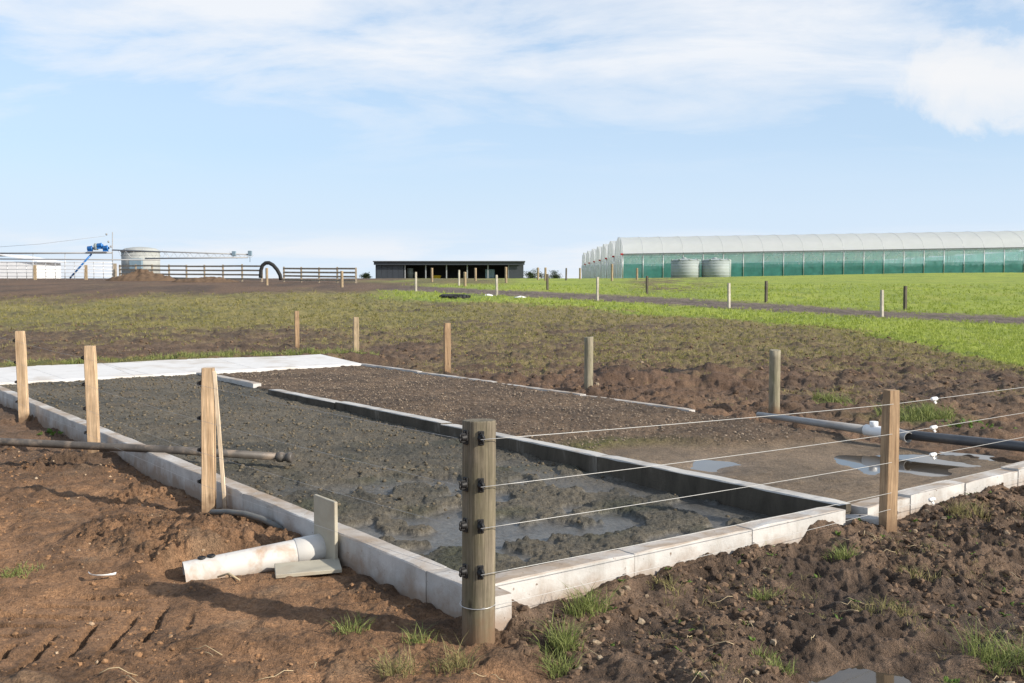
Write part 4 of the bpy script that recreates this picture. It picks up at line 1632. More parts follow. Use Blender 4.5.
def field_grass():
    """short field grass as small blades; density follows the grass cover of the ground"""
    for name, mat, n, y0, y1, lushy in (('field_grass', 'grass_field', 60000, 13, 62, 0), ('pasture_grass', 'grass_lush', 42000, 17, 75, 1)):
        s = RNG.uniform(-.60, .62, n)
        y = 1 / RNG.uniform(1 / y1, 1 / y0, n)
        x = s * y
        z, col, wet, zone, g, lush = ground(x, y)
        keep = (RNG.random(n) < g * .9) & ((lush > .5) == bool(lushy))
        x, y, z = x[keep], y[keep], z[keep]
        m = len(x)
        reps = 5
        x, y, z = np.repeat(x, reps), np.repeat(y, reps), np.repeat(z, reps)
        k = len(x)
        x = x + RNG.normal(0, .035, k)
        y = y + RNG.normal(0, .035, k)
        sc = np.clip(y / 22, .75, 2.0)
        h = RNG.uniform(.025, .075, k) * sc * (1.05 if lushy else .9)
        w = RNG.uniform(.006, .012, k) * sc
        a = RNG.uniform(0, 6.28, k)
        b = RNG.uniform(0, 6.28, k)
        ln = h * RNG.uniform(.2, .9, k)
        p0 = np.stack([x - w * np.cos(a), y - w * np.sin(a), z - .01], 1)
        p1 = np.stack([x + w * np.cos(a), y + w * np.sin(a), z - .01], 1)
        p2 = np.stack([x + ln * np.cos(b), y + ln * np.sin(b), z + h], 1)
        V = np.stack([p0, p1, p2], 1).reshape(-1, 3)
        F = np.arange(3 * k).reshape(-1, 3)
        o = big_mesh(name, V, F, mat, False)
        o['kind'] = 'stuff'
        o['label'] = 'sparse yellowish grass on the worked field' if not lushy else 'short bright green pasture grass either side of the track'


field_grass()


def loose_straw():
    mb = MB()
    rg = random.Random(9)
    k = 0
    while k < 75:
        if rg.random() < .8:
            u, v = -rg.uniform(.1, 1.7), rg.uniform(.2, 5.5)
        else:
            u, v = rg.uniform(-.8, 1.0), -rg.uniform(.2, 3.0)
        x, y = to_xy(u, v)
        if math.hypot(x, y) < 3.4 or math.hypot(x - PUD_F[0], y - PUD_F[1]) < .3:
            continue
        a = rg.uniform(0, 6.28)
        L = rg.uniform(.05, .17)
        bend = rg.uniform(-1.2, 1.2)
        pts = []
        for i in range(5):
            t = i / 4
            pts.append((x, y, gz(x, y) + .008 + .02 * math.sin(math.pi * t) * rg.random()))
            x += math.cos(a + bend * t) * L / 4
            y += math.sin(a + bend * t) * L / 4
        mb.tube(pts, [.0022, .002, .002, .0018, .001], 4)
        k += 1
    o = mb.build('straw', 'straw')
    o['kind'] = 'stuff'
    o['label'] = 'pale dead roots and straw on the clods'


loose_straw()


def weeds():
    """broad-leaved weed by the white apron at the left"""
    for px, py, z, n, lab in ((13, 386, .12, 26, 'leafy green weed at the corner of the left wall and white apron'), (50, 400, .1, 12, 'small leafy weed growing against the left wall'), (975, 424, .08, 40, 'low leafy weeds beyond the grey pipe at the right edge')):
        x, y = at(px, py, z)
        if px == 50:
            x, y = post_on_v(52, -.07)
        rg = np.random.default_rng(int(px))
        mb = MB()
        for i in range(n):
            a = rg.uniform(0, 6.28)
            rr = (.22 if px > 900 else .12) * math.sqrt(rg.random())
            bx, by = x + rr * math.cos(a) * (2 if px > 900 else 1), y + rr * math.sin(a)
            bz = gz(bx, by)
            if 12 < px < 14:
                bz = min(bz, .1)
            L = rg.uniform(.05, .11)
            w = L * .28
            el = rg.uniform(.3, 1.2)
            d = np.array((math.cos(a) * math.cos(el), math.sin(a) * math.cos(el), math.sin(el)))
            sd_ = np.array((-math.sin(a), math.cos(a), 0))
            p = np.array((bx, by, bz))
            up = np.array((0, 0, 1.0))
            mb.add([p, p + d * L * .45 + sd_ * w - up * .0, p + d * L * .55 + up * .012, p + d * L * .45 - sd_ * w, p + d * L - up * .02], [(0, 1, 2), (0, 2, 3), (1, 4, 2), (2, 4, 3)])
        o = mb.build('weeds', 'weed_leaf', origin=(x, y, 0))
        o['kind'] = 'stuff'
        o['label'] = lab


weeds()


def sparse_grass():
    rg = np.random.default_rng(77)
    V, F = [], []
    k = 0
    while k < 620:
        u, v = -rg.uniform(.0, 2.2), rg.uniform(.1, 7.0)
        x, y = to_xy(u, v)
        if math.hypot(x, y) < 3.3 or math.hypot(x - PUD_F[0], y - PUD_F[1]) < .3 or perlin(np.array([x]), np.array([y]), .55, 78)[0] < .08:
            continue
        b, f = blades(x, y, gz(x, y) - .01, int(rg.integers(4, 13)), rg.uniform(.025, .06), .035, 1.2, .0036, rg)
        F += [tuple(q + len(V) for q in t) for t in f]
        V += b
        k += 1
    o = big_mesh('sparse_grass', np.array(V), np.array(F), 'grass_dry', False)
    o['kind'] = 'stuff'
    o['label'] = 'thin scattered grass among the clods in front of the wall'


    # rough fringe behind the white apron
    V, F = [], []
    for k in range(520):
        v_ = rg.uniform(-5.0, 7.4)
        u_ = 14.50 + abs(rg.normal(0, .22)) - .10 * max(0, v_ - 3)
        x, y = to_xy(u_, v_)
        if perlin(np.array([x]), np.array([y]), .9, 79)[0] < -.12:
            continue
        b, f = blades(x, y, gz(x, y) - .01, 10, rg.uniform(.06, .17), .10, .8, .012, rg, 2)
        F += [tuple(q + len(V) for q in t) for t in f]
        V += b
    o = big_mesh('fringe_grass', np.array(V), np.array(F), 'grass_fresh', False)
    o['kind'] = 'stuff'
    o['label'] = 'fringe of green grass growing behind the white apron'


sparse_grass()


def seedlings():
    rg = np.random.default_rng(55)
    mb = MB()
    k = 0
    while k < 130:
        u, v = .08 - rg.random() ** 1.6 * 1.8, rg.uniform(.25, 6.0)
        x, y = to_xy(u, v)
        if math.hypot(x, y) < 3.4 or math.hypot(x - PUD_F[0], y - PUD_F[1]) < .32:
            continue
        p = np.array((x, y, gz(x, y) - .003))
        for i in range(int(rg.integers(3, 8))):
            a, el = rg.uniform(0, 6.28), rg.uniform(.15, 1.0)
            L = rg.uniform(.014, .045)
            w = L * .26
            d = np.array((math.cos(a) * math.cos(el), math.sin(a) * math.cos(el), math.sin(el)))
            sd_ = np.array((-math.sin(a), math.cos(a), 0))
            mb.add([p, p + d * L * .5 + sd_ * w, p + d * L * .55 + np.array((0, 0, .004)), p + d * L * .5 - sd_ * w, p + d * L - np.array((0, 0, .006))], [(0, 1, 2), (0, 2, 3), (1, 4, 2), (2, 4, 3)])
        k += 1
    o = mb.build('seedlings', 'weed_leaf')
    o['kind'] = 'stuff'
    o['label'] = 'tiny broad leaved weed seedlings on the soil before the front wall'


seedlings()

# ------------------------------------------------------------------ far fences
def far_posts():
    # (column, base row, top row, dark?, label)
    L = [
        (882, 317, 290, 0, 'white faced fence post nearest the camera on the near side of the track'),
        (905, 310, 286, 1, 'dark fence post just beyond the track on the right'),
        (729, 308.5, 283, 0, 'pale fence post on the near side of the track below the water tanks'),
        (766, 302.5, 281, 1, 'dark fence post beyond the track right of the water tanks'),
        (597.5, 301, 277, 0, 'pale fence post on the near verge below the left end of the tunnels'),
        (647, 294, 276, 1, 'dark stubby fence post with weeds at its foot in the pasture'),
        (497, 296, 275, 0, 'white fence post on the grass below the right end of the dark shed'),
        (416, 291.5, 272, 0, 'white fence post in front of the dark shed left half'),
        (342, 287.5, 271, 2, 'stout wooden post below the right end of the rail fence'),
        (267, 285.5, 268, 2, 'stout wooden post below the black hose arch'),
        (465, 286.5, 272, 2, 'thick wooden post before the middle of the dark shed'),
        (459, 286, 270, 0, 'thin pale post before the middle of the dark shed'),
        (547.5, 290.5, 274, 1, 'dark post by the pasture fence right of the dark shed'),
        (432, 282, 268, 2, 'wooden post before the third bay of the dark shed'),
        (475.5, 281, 268, 2, 'wooden post before the right half of the dark shed'),
        (506, 283, 267, 2, 'wooden post before the right end bay of the dark shed'),
        (538, 280, 267.5, 2, 'wooden post left of the two right of the dark shed'),
        (545.5, 281, 267.5, 2, 'wooden post in line with the low hedge right of the shed'),
        (566, 280.5, 268, 1, 'dark post near the far left end of the tunnels'),
        (580, 279.5, 268, 2, 'wooden post at the foot of the far tunnel gables'),
        (612, 281, 264, 2, 'tall wooden post in front of the tunnel gables'),
        (637, 280, 268, 2, 'wooden post before the near tunnel corner'),
    ]
    for px, rb, rt, k, lab in L:
        x, y = gp(px, rb)
        if y > 140:
            y = 118.0 if px > 430 else 90.0
            x = (px - 512) / F_PX * y
        zb = gz(x, y)
        top = W(px, rt, y)[2]
        top = max(top, zb + .9)
        mb = MB()
        w = .12 if k != 1 else .13
        if k == 2:
            round_post(mb, x, y, zb - .3, top, .10, (0, 0), 10, .01)
        else:
            square_post(mb, x, y, zb - .3, top, w * .9, w * .9, R(25), (.006 * ((px % 7) - 3), 0))
        tag(mb.build('track_post', {0: 'post_pale', 1: 'post_dark', 2: 'post_far'}[k], origin=(x, y, zb)), lab, 'post', 'fence posts along the track')


far_posts()

# ------------------------------------------------------------------ rail fences by the yard
def rail_fence(px0, px1, D0, D1, rows_top, n_posts, rails, label, h):
    a = W(px0, 279, D0); b = W(px1, 279, D1)
    t = thing('rail_fence', (a[0], a[1], gz(a[0], a[1])), label, 'fence')
    P = []
    for i in range(n_posts):
        q = i / (n_posts - 1)
        x, y = a[0] + (b[0] - a[0]) * q, a[1] + (b[1] - a[1]) * q
        P.append((x, y, gz(x, y)))
    for x, y, z in P:
        mb = MB()
        square_post(mb, x, y, z - .3, z + h + .06 * random.random(), .15, .13, R(10))
        mb.build('post', 'rail', t)
    for i in range(n_posts - 1):
        for k in range(rails):
            hz = h * (.16 + .76 * k / (rails - 1))
            p, q = np.array(P[i]), np.array(P[i + 1])
            d = q - p
            c = (p + q) / 2 + np.array((0, -.095, hz + random.uniform(-.02, .02)))
            mb = MB()
            mb.box(c, (np.linalg.norm(d) - .01, .045, .14), d)
            mb.build('rail', 'rail', t)
    return t


rail_fence(120, 262, 95, 84, 264, 9, 4, 'long weathered timber rail fence in front of the grey round tank', 1.42)
rail_fence(284, 356, 84, 80, 266, 5, 4, 'short weathered timber rail fence right of the black hose arch', 1.22)


def steel_rails():
    D = 97.0
    y = D
    x0, x1 = W(-60, 270, D)[0], W(113, 270, D)[0]
    z0 = gz(x1, y)
    t = thing('yard_rail', (x0, y, z0), 'galvanised steel pipe railing of the cattle yard at the far left', 'fence')
    n = 19
    for i in range(n):
        x = x0 + (x1 - x0) * i / (n - 1)
        mb = MB()
        mb.tube([(x, y, gz(x, y) - .2), (x, y, z0 + 1.72)], .035, 8)
        mb.build('upright', 'steel', t)
    for k in range(5):
        mb = MB()
        mb.tube([(x0, y - .05, z0 + .35 + .33 * k), (x1, y - .05, z0 + .35 + .33 * k)], .026, 8)
        mb.build('rail', 'steel', t)
    for px, lab in ((35, 'pale timber gate post standing in the steel yard railing, further left'), (86, 'pale timber gate post below the blue motors'), (115, 'heavy dark timber post where steel railing meets the rail fence')):
        x, yy, _ = W(px, 270, D - 1.5)
        mb = MB()
        square_post(mb, x, yy, gz(x, yy) - .3, W(px, 265 if px < 100 else 263.5, yy)[2], .24 if px < 100 else .3, .2, R(10))
        tag(mb.build('gate_post', 'post_far' if px < 100 else 'rail', origin=(x, yy, gz(x, yy))), lab, 'post')


steel_rails()


def gantry():
    """yard backing gate: long pipe boom carrying blue drives"""
    D = 99.0
    p = lambda px, py, d=D: np.array(W(px, py, d))
    t = thing('backing_gate', tuple(p(112, 278)), 'long steel boom of a yard gate carrying blue motors', 'gate')

    def tube(name, pts, r, mat='steel'):
        mb = MB(); mb.tube(pts, r, 8); mb.build(name, mat, t)
    tube('boom', [p(-40, 253.5), p(112, 252.8)], .085, 'gutter')
    tube('lower_rail', [p(-40, 258.7), p(160, 260)], .06, 'gutter')
    tube('mast', [p(112.5, 232), p(112.5, 279)], .05, 'gutter')
    tube('brace', [p(91.5, 254), p(70, 278)], .09, 'blue_paint')
    tube('boom', [p(112, 250), p(250, 254.5)], .065, 'gutter')
    tube('lower_rail', [p(145, 258.5), p(248, 257.5)], .07, 'gutter')
    for k in range(17):
        px = 118 + 8 * k
        tube('lattice', [p(px, 250.2 + (px - 112) * 4.5 / 138), p(px + 4, 258.4), p(px + 8, 250.2 + (px + 8 - 112) * 4.5 / 138)], .016, 'gutter')
    for px in (125, 143, 163, 185, 206, 230):
        a = p(px, 250 + (px - 112) * 4.5 / 138)
        tube('strut', [a, p(px + 7, 258.6)], .022)
        tube('peg', [a, p(px, 247.5 + (px - 112) * 4.5 / 138)], .02)
    tube('cable', [p(-30, 249), p(40, 244), p(105, 236)], .014, 'gutter')
    for px in (65, 33):
        tube('strut', [p(px, 253.5), p(px, 279)], .035)
    # blue drives: barrel with end flange each
    for px, py, r in ((90, 249, .26), (99.5, 246, .25), (105.5, 248.6, .27)):
        mb = MB()
        c = p(px, py)
        mb.lathe(c - np.array((.28, 0, 0)), [(.16, 0), (r, .05), (r, .40), (r * 1.12, .42), (r * 1.12, .48), (.12, .52), (.12, .62)], 14, (1, .25, .12))
        mb.box(c - np.array((0, 0, r * .9)), (.4, .35, .12), (1, 0, 0))
        mb.build('motor', 'blue_paint', t)
    mb = MB()
    mb.lathe(p(96, 250), [(.22, 0), (.22, .5), (.17, .56), (.17, .62), (.08, .66)], 12)
    mb.build('gearbox', 'galv_tank', t)
    mb = MB()
    mb.box(p(98, 252), (1.9, .7, .10))
    mb.build('bracket', 'gutter', t)
    for px, py in ((106.5, 234.3), (108.5, 241.7), (110.8, 246.5)):
        mb = MB()
        mb.lathe(p(px, py), [(.05, -.08), (.11, -.05), (.11, .05), (.05, .08)], 10, (1, 0, 0))
        mb.build('pulley', 'gutter', t)
    for px, py in ((234, 253.6), (250, 253.2)):
        mb = MB()
        mb.box(p(px, py), (.36, .3, .48), bev=.03)
        mb.tube([p(px, py + 2), p(px, 262 if px > 240 else 256)], .03, 6)
        mb.build('control_box', 'tank_blue', t)


gantry()


def round_tank_left():
    D = 118.0
    c = np.array(W(138, 279, D))
    zb = gz(c[0], D)
    r = 2.15
    t = thing('effluent_tank', (c[0], D + 1, zb), 'round pale grey concrete tank with a low domed top behind the rail fence', 'tank')
    top = W(138, 252, D)[2]
    dome = W(138, 247, D)[2]
    mb = MB()
    mb.lathe((c[0], D + 1, zb - .3), [(r, 0), (r, top - zb + .3)], 40, smooth=True)
    mb.build('shell', 'tank_concrete', t)
    mb = MB()
    mb.lathe((c[0], D + 1, top + .004), [(r * 1.04, 0), (r * 1.04, .12), (r * .8, .12 + (dome - top) * .55), (r * .4, dome - top), (.05, dome - top + .05)], 40)
    mb.build('dome', 'tank_concrete', t)
    mb = MB()
    mb.box((c[0] + .3, D - 1.3, W(138, 264, D)[2]), (1.4, .5, 1.2), bev=.02)
    mb.build('pump_house', 'tank_blue', t)
    for k in range(6):
        mb = MB()
        mb.lathe((c[0], D + 1, zb + .6 + k * (top - zb) / 6), [(r + .003, 0), (r + .02, .02), (r + .02, .06), (r + .003, .08)], 40, caps=False)
        mb.build('hoop', 'tank_concrete', t)


round_tank_left()


def white_shed():
    D = 150.0
    a = np.array(W(-70, 279, D)); b = np.array(W(34, 279, D))
    zb = gz(b[0], D)
    t = thing('white_shed', (b[0], D, zb), 'long low white building with a sloping roof behind the steel railing at far left', 'building')
    z1 = W(10, 255, D)[2]
    z2 = W(40, 262, D)[2]
    mb = MB()
    mb.add([(a[0], D, zb - .5), (b[0], D, zb - .5), (b[0], D, z2), (a[0], D, z2 + .3), (a[0], D + 9, zb - .5), (b[0], D + 9, zb - .5), (b[0], D + 9, z2), (a[0], D + 9, z2 + .3)], [(0, 1, 2, 3), (1, 5, 6, 2), (5, 4, 7, 6), (4, 0, 3, 7)])
    mb.build('wall', 'white_sheet', t)
    for k in range(8):
        x0, x1 = a[0] + (b[0] + .8 - a[0]) * k / 8, a[0] + (b[0] + .8 - a[0]) * (k + 1) / 8 - .02
        f = lambda x: z2 + .04 + (z1 - z2) * min(1, max(0, (b[0] + .8 - x) / 6.0))
        mb = MB()
        mb.add([(x0, D - .4, f(x0)), (x1, D - .4, f(x1)), (x1, D + 9.4, f(x1)), (x0, D + 9.4, f(x0)), (x0, D - .4, f(x0) + .12), (x1, D - .4, f(x1) + .12), (x1, D + 9.4, f(x1) + .12), (x0, D + 9.4, f(x0) + .12)], [(3, 2, 1, 0), (4, 5, 6, 7), (0, 1, 5, 4), (1, 2, 6, 5), (2, 3, 7, 6), (3, 0, 4, 7)])
        mb.build('roof_sheet', 'white_sheet', t)


white_shed()


def hose():
    D = 82.0
    pts = [np.array(W(px, py, D)) for px, py in ((260.5, 278), (261, 270), (262.5, 265.5), (265.5, 263), (269, 262.8), (273, 265), (277, 269.5), (280, 275), (281, 280))]
    sm = []
    for i in range(len(pts) - 1):
        for k in range(3):
            sm.append(pts[i] + (pts[i + 1] - pts[i]) * k / 3)
    mb = MB()
    mb.tube(sm + [pts[-1]], .15, 12)
    tag(mb.build('hose_arch', 'rubber', origin=tuple(pts[0])), 'thick black hose arching up between the two timber rail fences', 'hose')


hose()


def dirt_mounds():
    for px, D, rx, ry, h, lab in ((144, 90, 3.4, 1.6, .85, 'heap of dark dug soil in front of the rail fence and tank'), (206, 84, 2.9, 1.4, .42, 'low grassy soil heap in front of the rail fence')):
        x, y, _ = W(px, 279, D)
        n = 70
        gx, gy = np.meshgrid(np.linspace(-1.35, 1.35, n), np.linspace(-1.35, 1.35, n))
        X, Y = x + gx * rx, y + gy * ry
        rr = np.hypot(gx, gy)
        prof = np.clip(1 - rr, 0, 1) ** .8
        Z = ground(X.ravel(), Y.ravel(), False).reshape(X.shape) - .12 + h * prof * (1 + .5 * perlin(X, Y, .8, 81) + .4 * perlin(X, Y, .35, 82)) + .12 * lumps(X, Y, .4, 83) * (prof > 0) + .12 * sstep(1.15, .8, rr)
        V = np.stack([X, Y, Z], -1).reshape(-1, 3)
        idx = np.arange(n * n).reshape(n, n)
        Q = np.stack([idx[:-1, :-1], idx[:-1, 1:], idx[1:, 1:], idx[1:, :-1]], -1).reshape(-1, 4)
        o = big_mesh('soil_heap', V - np.array((x, y, 0)), Q, 'clod', True)
        o.location = (x, y, 0)
        tag(o, lab, 'soil heap')


dirt_mounds()


def shed():
    D = 150.0
    a, b = np.array(W(375.5, 279, D)), np.array(W(523.5, 279, D))
    z0 = min(gz(a[0], D), W(450, 279.5, D)[2])
    zt0, zt1 = W(375, 262.2, D)[2], W(524, 262.2, D)[2]
    t = thing('implement_shed', (a[0], D, z0), 'long low dark open fronted shed with a flat roof on the skyline', 'shed')
    dep = 8.0
    L = b[0] - a[0]

    def part(name, mat, boxes):
        mb = MB()
        for c, s in boxes:
            mb.box(c, s)
        return mb.build(name, mat, t)
    mid = lambda zl, zh: (zl + zh) / 2
    zb = z0 - .4
    part('back_wall', 'shed_inside', [((a[0] + L / 2, D + dep, mid(zb, zt0)), (L, .1, zt0 - zb))])
    part('side_wall', 'shed_steel', [((a[0] + .05, D + dep / 2, mid(zb, zt0)), (.1, dep - .2, zt0 - zb - .1))])
    part('side_wall', 'shed_steel', [((b[0] - .05, D + dep / 2, mid(zb, zt0)), (.1, dep - .2, zt0 - zb - .1))])
    part('roof', 'shed_roof', [((a[0] + L / 2, D + dep / 2 - .3, zt0 + .10), (L + .5, dep + 1.2, .14))])
    part('fascia', 'shed_steel', [((a[0] + L / 2, D - .62, zt0 - .20), (L + .3, .06, .42))])
    # closed bay at the left, cladding sheets
    w = L * .185 / 5
    for k in range(5):
        part('cladding_sheet', 'shed_steel', [((a[0] + .12 + w * (k + .5), D - .04, mid(zb, zt0 - .42)), (w - .03, .06, zt0 - .42 - zb))])
    part('cladding_sheet', 'shed_steel', [((b[0] - L * .05, D - .04, mid(zb, zt0 - .42)), (L * .095, .06, zt0 - .42 - zb))])
    for k in range(6):
        x = a[0] + L * (.20 + .14 * k)
        part('column', 'gutter', [((x, D + .05, mid(zb, zt0 - .3)), (.16, .16, zt0 - .3 - zb))])
    # things kept inside
    for px, w_, h_, mat, nm, lab in ((437, 1.2, -.05, 'yellow_paint', 'feed_trough', 'yellow low trough inside the dark shed'), (490, 1.4, 1.3, 'tank_blue', 'storage_tote', 'grey blue tote standing inside the dark shed, right bay'), (410, 1.0, 1.6, 'galv_tank', 'storage_drum', 'pale drum standing inside the dark shed, left bay')):
        x = W(px, 275, D + 2)[0]
        zz = gz(x, D + 2)
        mb = MB()
        if nm == 'storage_drum':
            mb.lathe((x, D + 2, zz - .02), [(.5, 0), (.5, .7), (.53, .72), (.53, .78), (.5, .8), (.5, 1.5), (.4, 1.6)], 16)
        elif nm == 'feed_trough':
            mb.add([(x - w_ / 2, D + 1.5, zz + h_ + .5), (x + w_ / 2, D + 1.5, zz + h_ + .5), (x + w_ / 2, D + 2.5, zz + h_ + .5), (x - w_ / 2, D + 2.5, zz + h_ + .5), (x - w_ * .4, D + 1.7, zz - .02), (x + w_ * .4, D + 1.7, zz - .02), (x + w_ * .4, D + 2.3, zz - .02), (x - w_ * .4, D + 2.3, zz - .02)], [(0, 1, 5, 4), (1, 2, 6, 5), (2, 3, 7, 6), (3, 0, 4, 7), (4, 5, 6, 7), (3, 2, 1, 0)])
        else:
            mb.box((x, D + 2, zz + h_ / 2 + .08), (w_, 1.0, h_), bev=.06)
            mb.box((x, D + 2, zz + .05), (w_ * .9, .9, .14))
        tag(mb.build(nm, mat, origin=(x, D + 2, zz)), lab, {'feed_trough': 'trough', 'storage_tote': 'tote', 'storage_drum': 'drum'}[nm])


shed()


def tyre():
    c = gp(455, 298.5)
    z = gz(*c)
    mb = MB()
    mb.lathe((c[0], c[1], z - .05), [(.42, 0), (.72, -.02), (.80, .05), (.80, .13), (.72, .18), (.46, .17), (.42, .14), (.46, .10), (.42, .02)], 28, (0.03, -.05, 1), caps=False)
    t = thing('tyre', (*c, z), 'old black tractor tyre lying flat on the grass below the dark shed', 'tyre')
    mb.build('casing', 'rubber', t)
    for k in range(20):
        q = 2 * math.pi * k / 20
        m2 = MB()
        m2.box((c[0] + .80 * math.cos(q), c[1] + .80 * math.sin(q), z + .05), (.07, .05, .10), (math.cos(q), math.sin(q), 0))
        m2.build('tread_lug', 'rubber', t)
    for px, py, w, lab in ((488, 295, .5, 'white plastic scrap on the grass just right of the tyre'), (520, 297, .6, 'white plastic scrap on the grass well right of the tyre')):
        x, y = gp(px, py + 1)
        zz = gz(x, y)
        mb = MB()
        rg = random.Random(int(px))
        rows = []
        for i in range(5):
            t_ = i / 4
            hh = .08 * math.sin(math.pi * (t_ * .8 + .1)) * rg.uniform(.7, 1.2)
            rows.append([(x + w * (t_ - .5), y - .22, zz - .02), (x + w * (t_ - .5), y - .12, zz + hh * .8), (x + w * (t_ - .5) + .03, y + .08, zz + hh), (x + w * (t_ - .5), y + .22, zz - .02)])
        mb.loft(rows, True, True, True)
        tag(mb.build('plastic_scrap', 'white_sheet', origin=(x, y, zz)), lab, 'scrap')


tyre()


# ------------------------------------------------------------------ plastic tunnels
def tunnels():
    D0 = 154.0
    X0 = W(623, 276, D0)[0]
    BAY, NB = 3.05, 24
    SP, NS = 13.0, 7
    slope = 1.0 / 61.0
    ZB = 2.75
    WALL, RISE = 3.42, 2.85
    zb = lambda x: ZB + (x - X0) * slope * .62
    ze = lambda x: ZB + WALL + (x - X0) * slope
    t = thing('plastic_tunnels', (X0, D0, ZB), 'large white plastic growing tunnels with green netting sides', 'greenhouse')
    X1 = X0 + BAY * NB
    xs = [X0 + BAY * i for i in range(NB + 1)]

    def arch(x, d0, n=14):
        return [(x, d0 + SP * k / n, ze(x) + RISE * max(0.0, math.sin(math.pi * k / n)) ** .55) for k in range(n + 1)]
    # roof film, bay by bay on the first span; whole spans behind
    for i in range(NB):
        mb = MB()
        mb.loft([arch(xs[i], D0), arch((xs[i] + xs[i + 1]) / 2, D0), arch(xs[i + 1] - .03, D0)], False, False, True)
        # slight belly of the sheet between hoops
        for k in range(15, 30):
            p = mb.v[k]
            mb.v[k] = (p[0], p[1], p[2] - .05 * math.sin(math.pi * (k - 15) / 14))
        mb.build('roof_film', 'film_roof', t)
    for s in range(1, NS):
        mb = MB()
        mb.loft([arch(xs[0] - .0, D0 + SP * s + .02), arch(X1, D0 + SP * s + .02)], False, False, True)
        mb.build('roof_film', 'film_roof', t)
    for i in range(NB + 1):
        mb = MB()
        mb.tube([(p[0], p[1], p[2] + .0) for p in arch(xs[i], D0)], .022, 6)
        mb.build('hoop', 'steel', t)
    # side posts, gutter, netting
    for i in range(NB + 1):
        mb = MB()
        x = xs[i]
        mb.tube([(x, D0 - .02, zb(x) - .6), (x, D0 - .02, ze(x))], .045, 8)
        mb.build('side_post', 'steel', t)
    mb = MB()
    mb.box(((X0 + X1) / 2, D0 - .05, (ze(X0) + ze(X1)) / 2), (math.hypot(X1 - X0, ze(X1) - ze(X0)), .28, .16), (X1 - X0, 0, ze(X1) - ze(X0)))
    mb.build('gutter', 'gutter_dark', t)
    mb = MB()
    mb.tube([(X0, D0 + .08, ze(X0) - .55), (X1, D0 + .08, ze(X1) - .55)], .03, 6)
    mb.build('side_rail', 'steel', t)
    for i in range(NB):
        xa, xb = xs[i] + .06, xs[i + 1] - .06
        q = random.Random(i).uniform(-.25, .25)
        h1 = lambda x: zb(x) + 1.75 + q
        mb = MB()
        mb.add([(xa, D0 + .05, zb(xa) - .5), (xb, D0 + .05, zb(xb) - .5), (xb, D0 + .05, h1(xb)), (xa, D0 + .05, h1(xa))], [(0, 1, 2, 3)])
        mb.build('net_panel', 'net_dark', t)
        mb = MB()
        mb.add([(xa, D0 + .03, h1(xa) + .002), (xb, D0 + .03, h1(xb) + .002), (xb, D0 + .03, ze(xb) - .1), (xa, D0 + .03, ze(xa) - .1)], [(0, 1, 2, 3)])
        mb.build('net_panel', 'net_light', t)
        if i % 1 == 0 and i < 16:
            mb = MB()
            mb.tube([(xs[i] + .1, D0 + .4, ze(xs[i]) - 1.5), (xs[i] + 1.5, D0 + .4, ze(xs[i]) - .1)], .035, 5)
            mb.build('brace', 'steel', t)
    # inner post rows under each valley
    src = None
    for s in range(1, NS):
        for i in range(0, NB + 1, 2):
            x, d = xs[i], D0 + SP * s
            if src is None:
                mb = MB()
                mb.tube([(0, 0, -.6), (0, 0, WALL)], .06, 6)
                src = mb.build('inner_post', 'steel')
                src.parent = t
                src.location = (x - X0, d - D0, zb(x) - ZB)
            else:
                copy_part(src, t, (x - X0, d - D0, zb(x) - ZB))
    # gables on the left end: film arch above, thin netting below, frame posts, red gutter caps
    for s in range(NS):
        d0 = D0 + SP * s
        A = arch(X0 - .03, d0)
        mb = MB()
        mb.add(A, [tuple(range(len(A)))])
        mb.build('gable_film', 'film_gable', t)
        mb = MB()
        mb.add([(X0 - .03, d0, zb(X0) - .5), (X0 - .03, d0 + SP, zb(X0) - .5), (X0 - .03, d0 + SP, ze(X0)), (X0 - .03, d0, ze(X0))], [(0, 1, 2, 3)])
        mb.build('gable_net', 'gable_mesh', t)
        for k in range(4):
            y = d0 + SP * k / 4
            zt = ze(X0) + RISE * max(0.0, math.sin(math.pi * k / 4)) ** .55
            mb = MB()
            mb.tube([(X0 - .1, y, zb(X0) - .5), (X0 - .1, y, zt)], .05, 6)
            mb.build('gable_post', 'steel', t)
            mb = MB()
            mb.tube([(X0 - .12, y, zb(X0)), (X0 - .12, y + SP / 4, ze(X0) - .1)], .035, 5)
            mb.build('gable_brace', 'steel', t)
        mb = MB()
        mb.box((X0 - .2, d0, ze(X0)), (.4, .4, .26), bev=.04)
        mb.build('gutter_cap', 'red_plastic', t)
    # far side wall
    mb = MB()
    mb.add([(X0, D0 + SP * NS, zb(X0) - .5), (X1, D0 + SP * NS, zb(X1) - .5), (X1, D0 + SP * NS, ze(X1)), (X0, D0 + SP * NS, ze(X0))], [(0, 1, 2, 3)])
    mb.build('far_net', 'net_dark', t)
    # right end
    mb = MB()
    mb.add([(X1, D0, zb(X1) - .5), (X1, D0 + SP * NS, zb(X1) - .5), (X1, D0 + SP * NS, ze(X1)), (X1, D0, ze(X1))], [(0, 1, 2, 3)])
    mb.build('end_net', 'net_light', t)
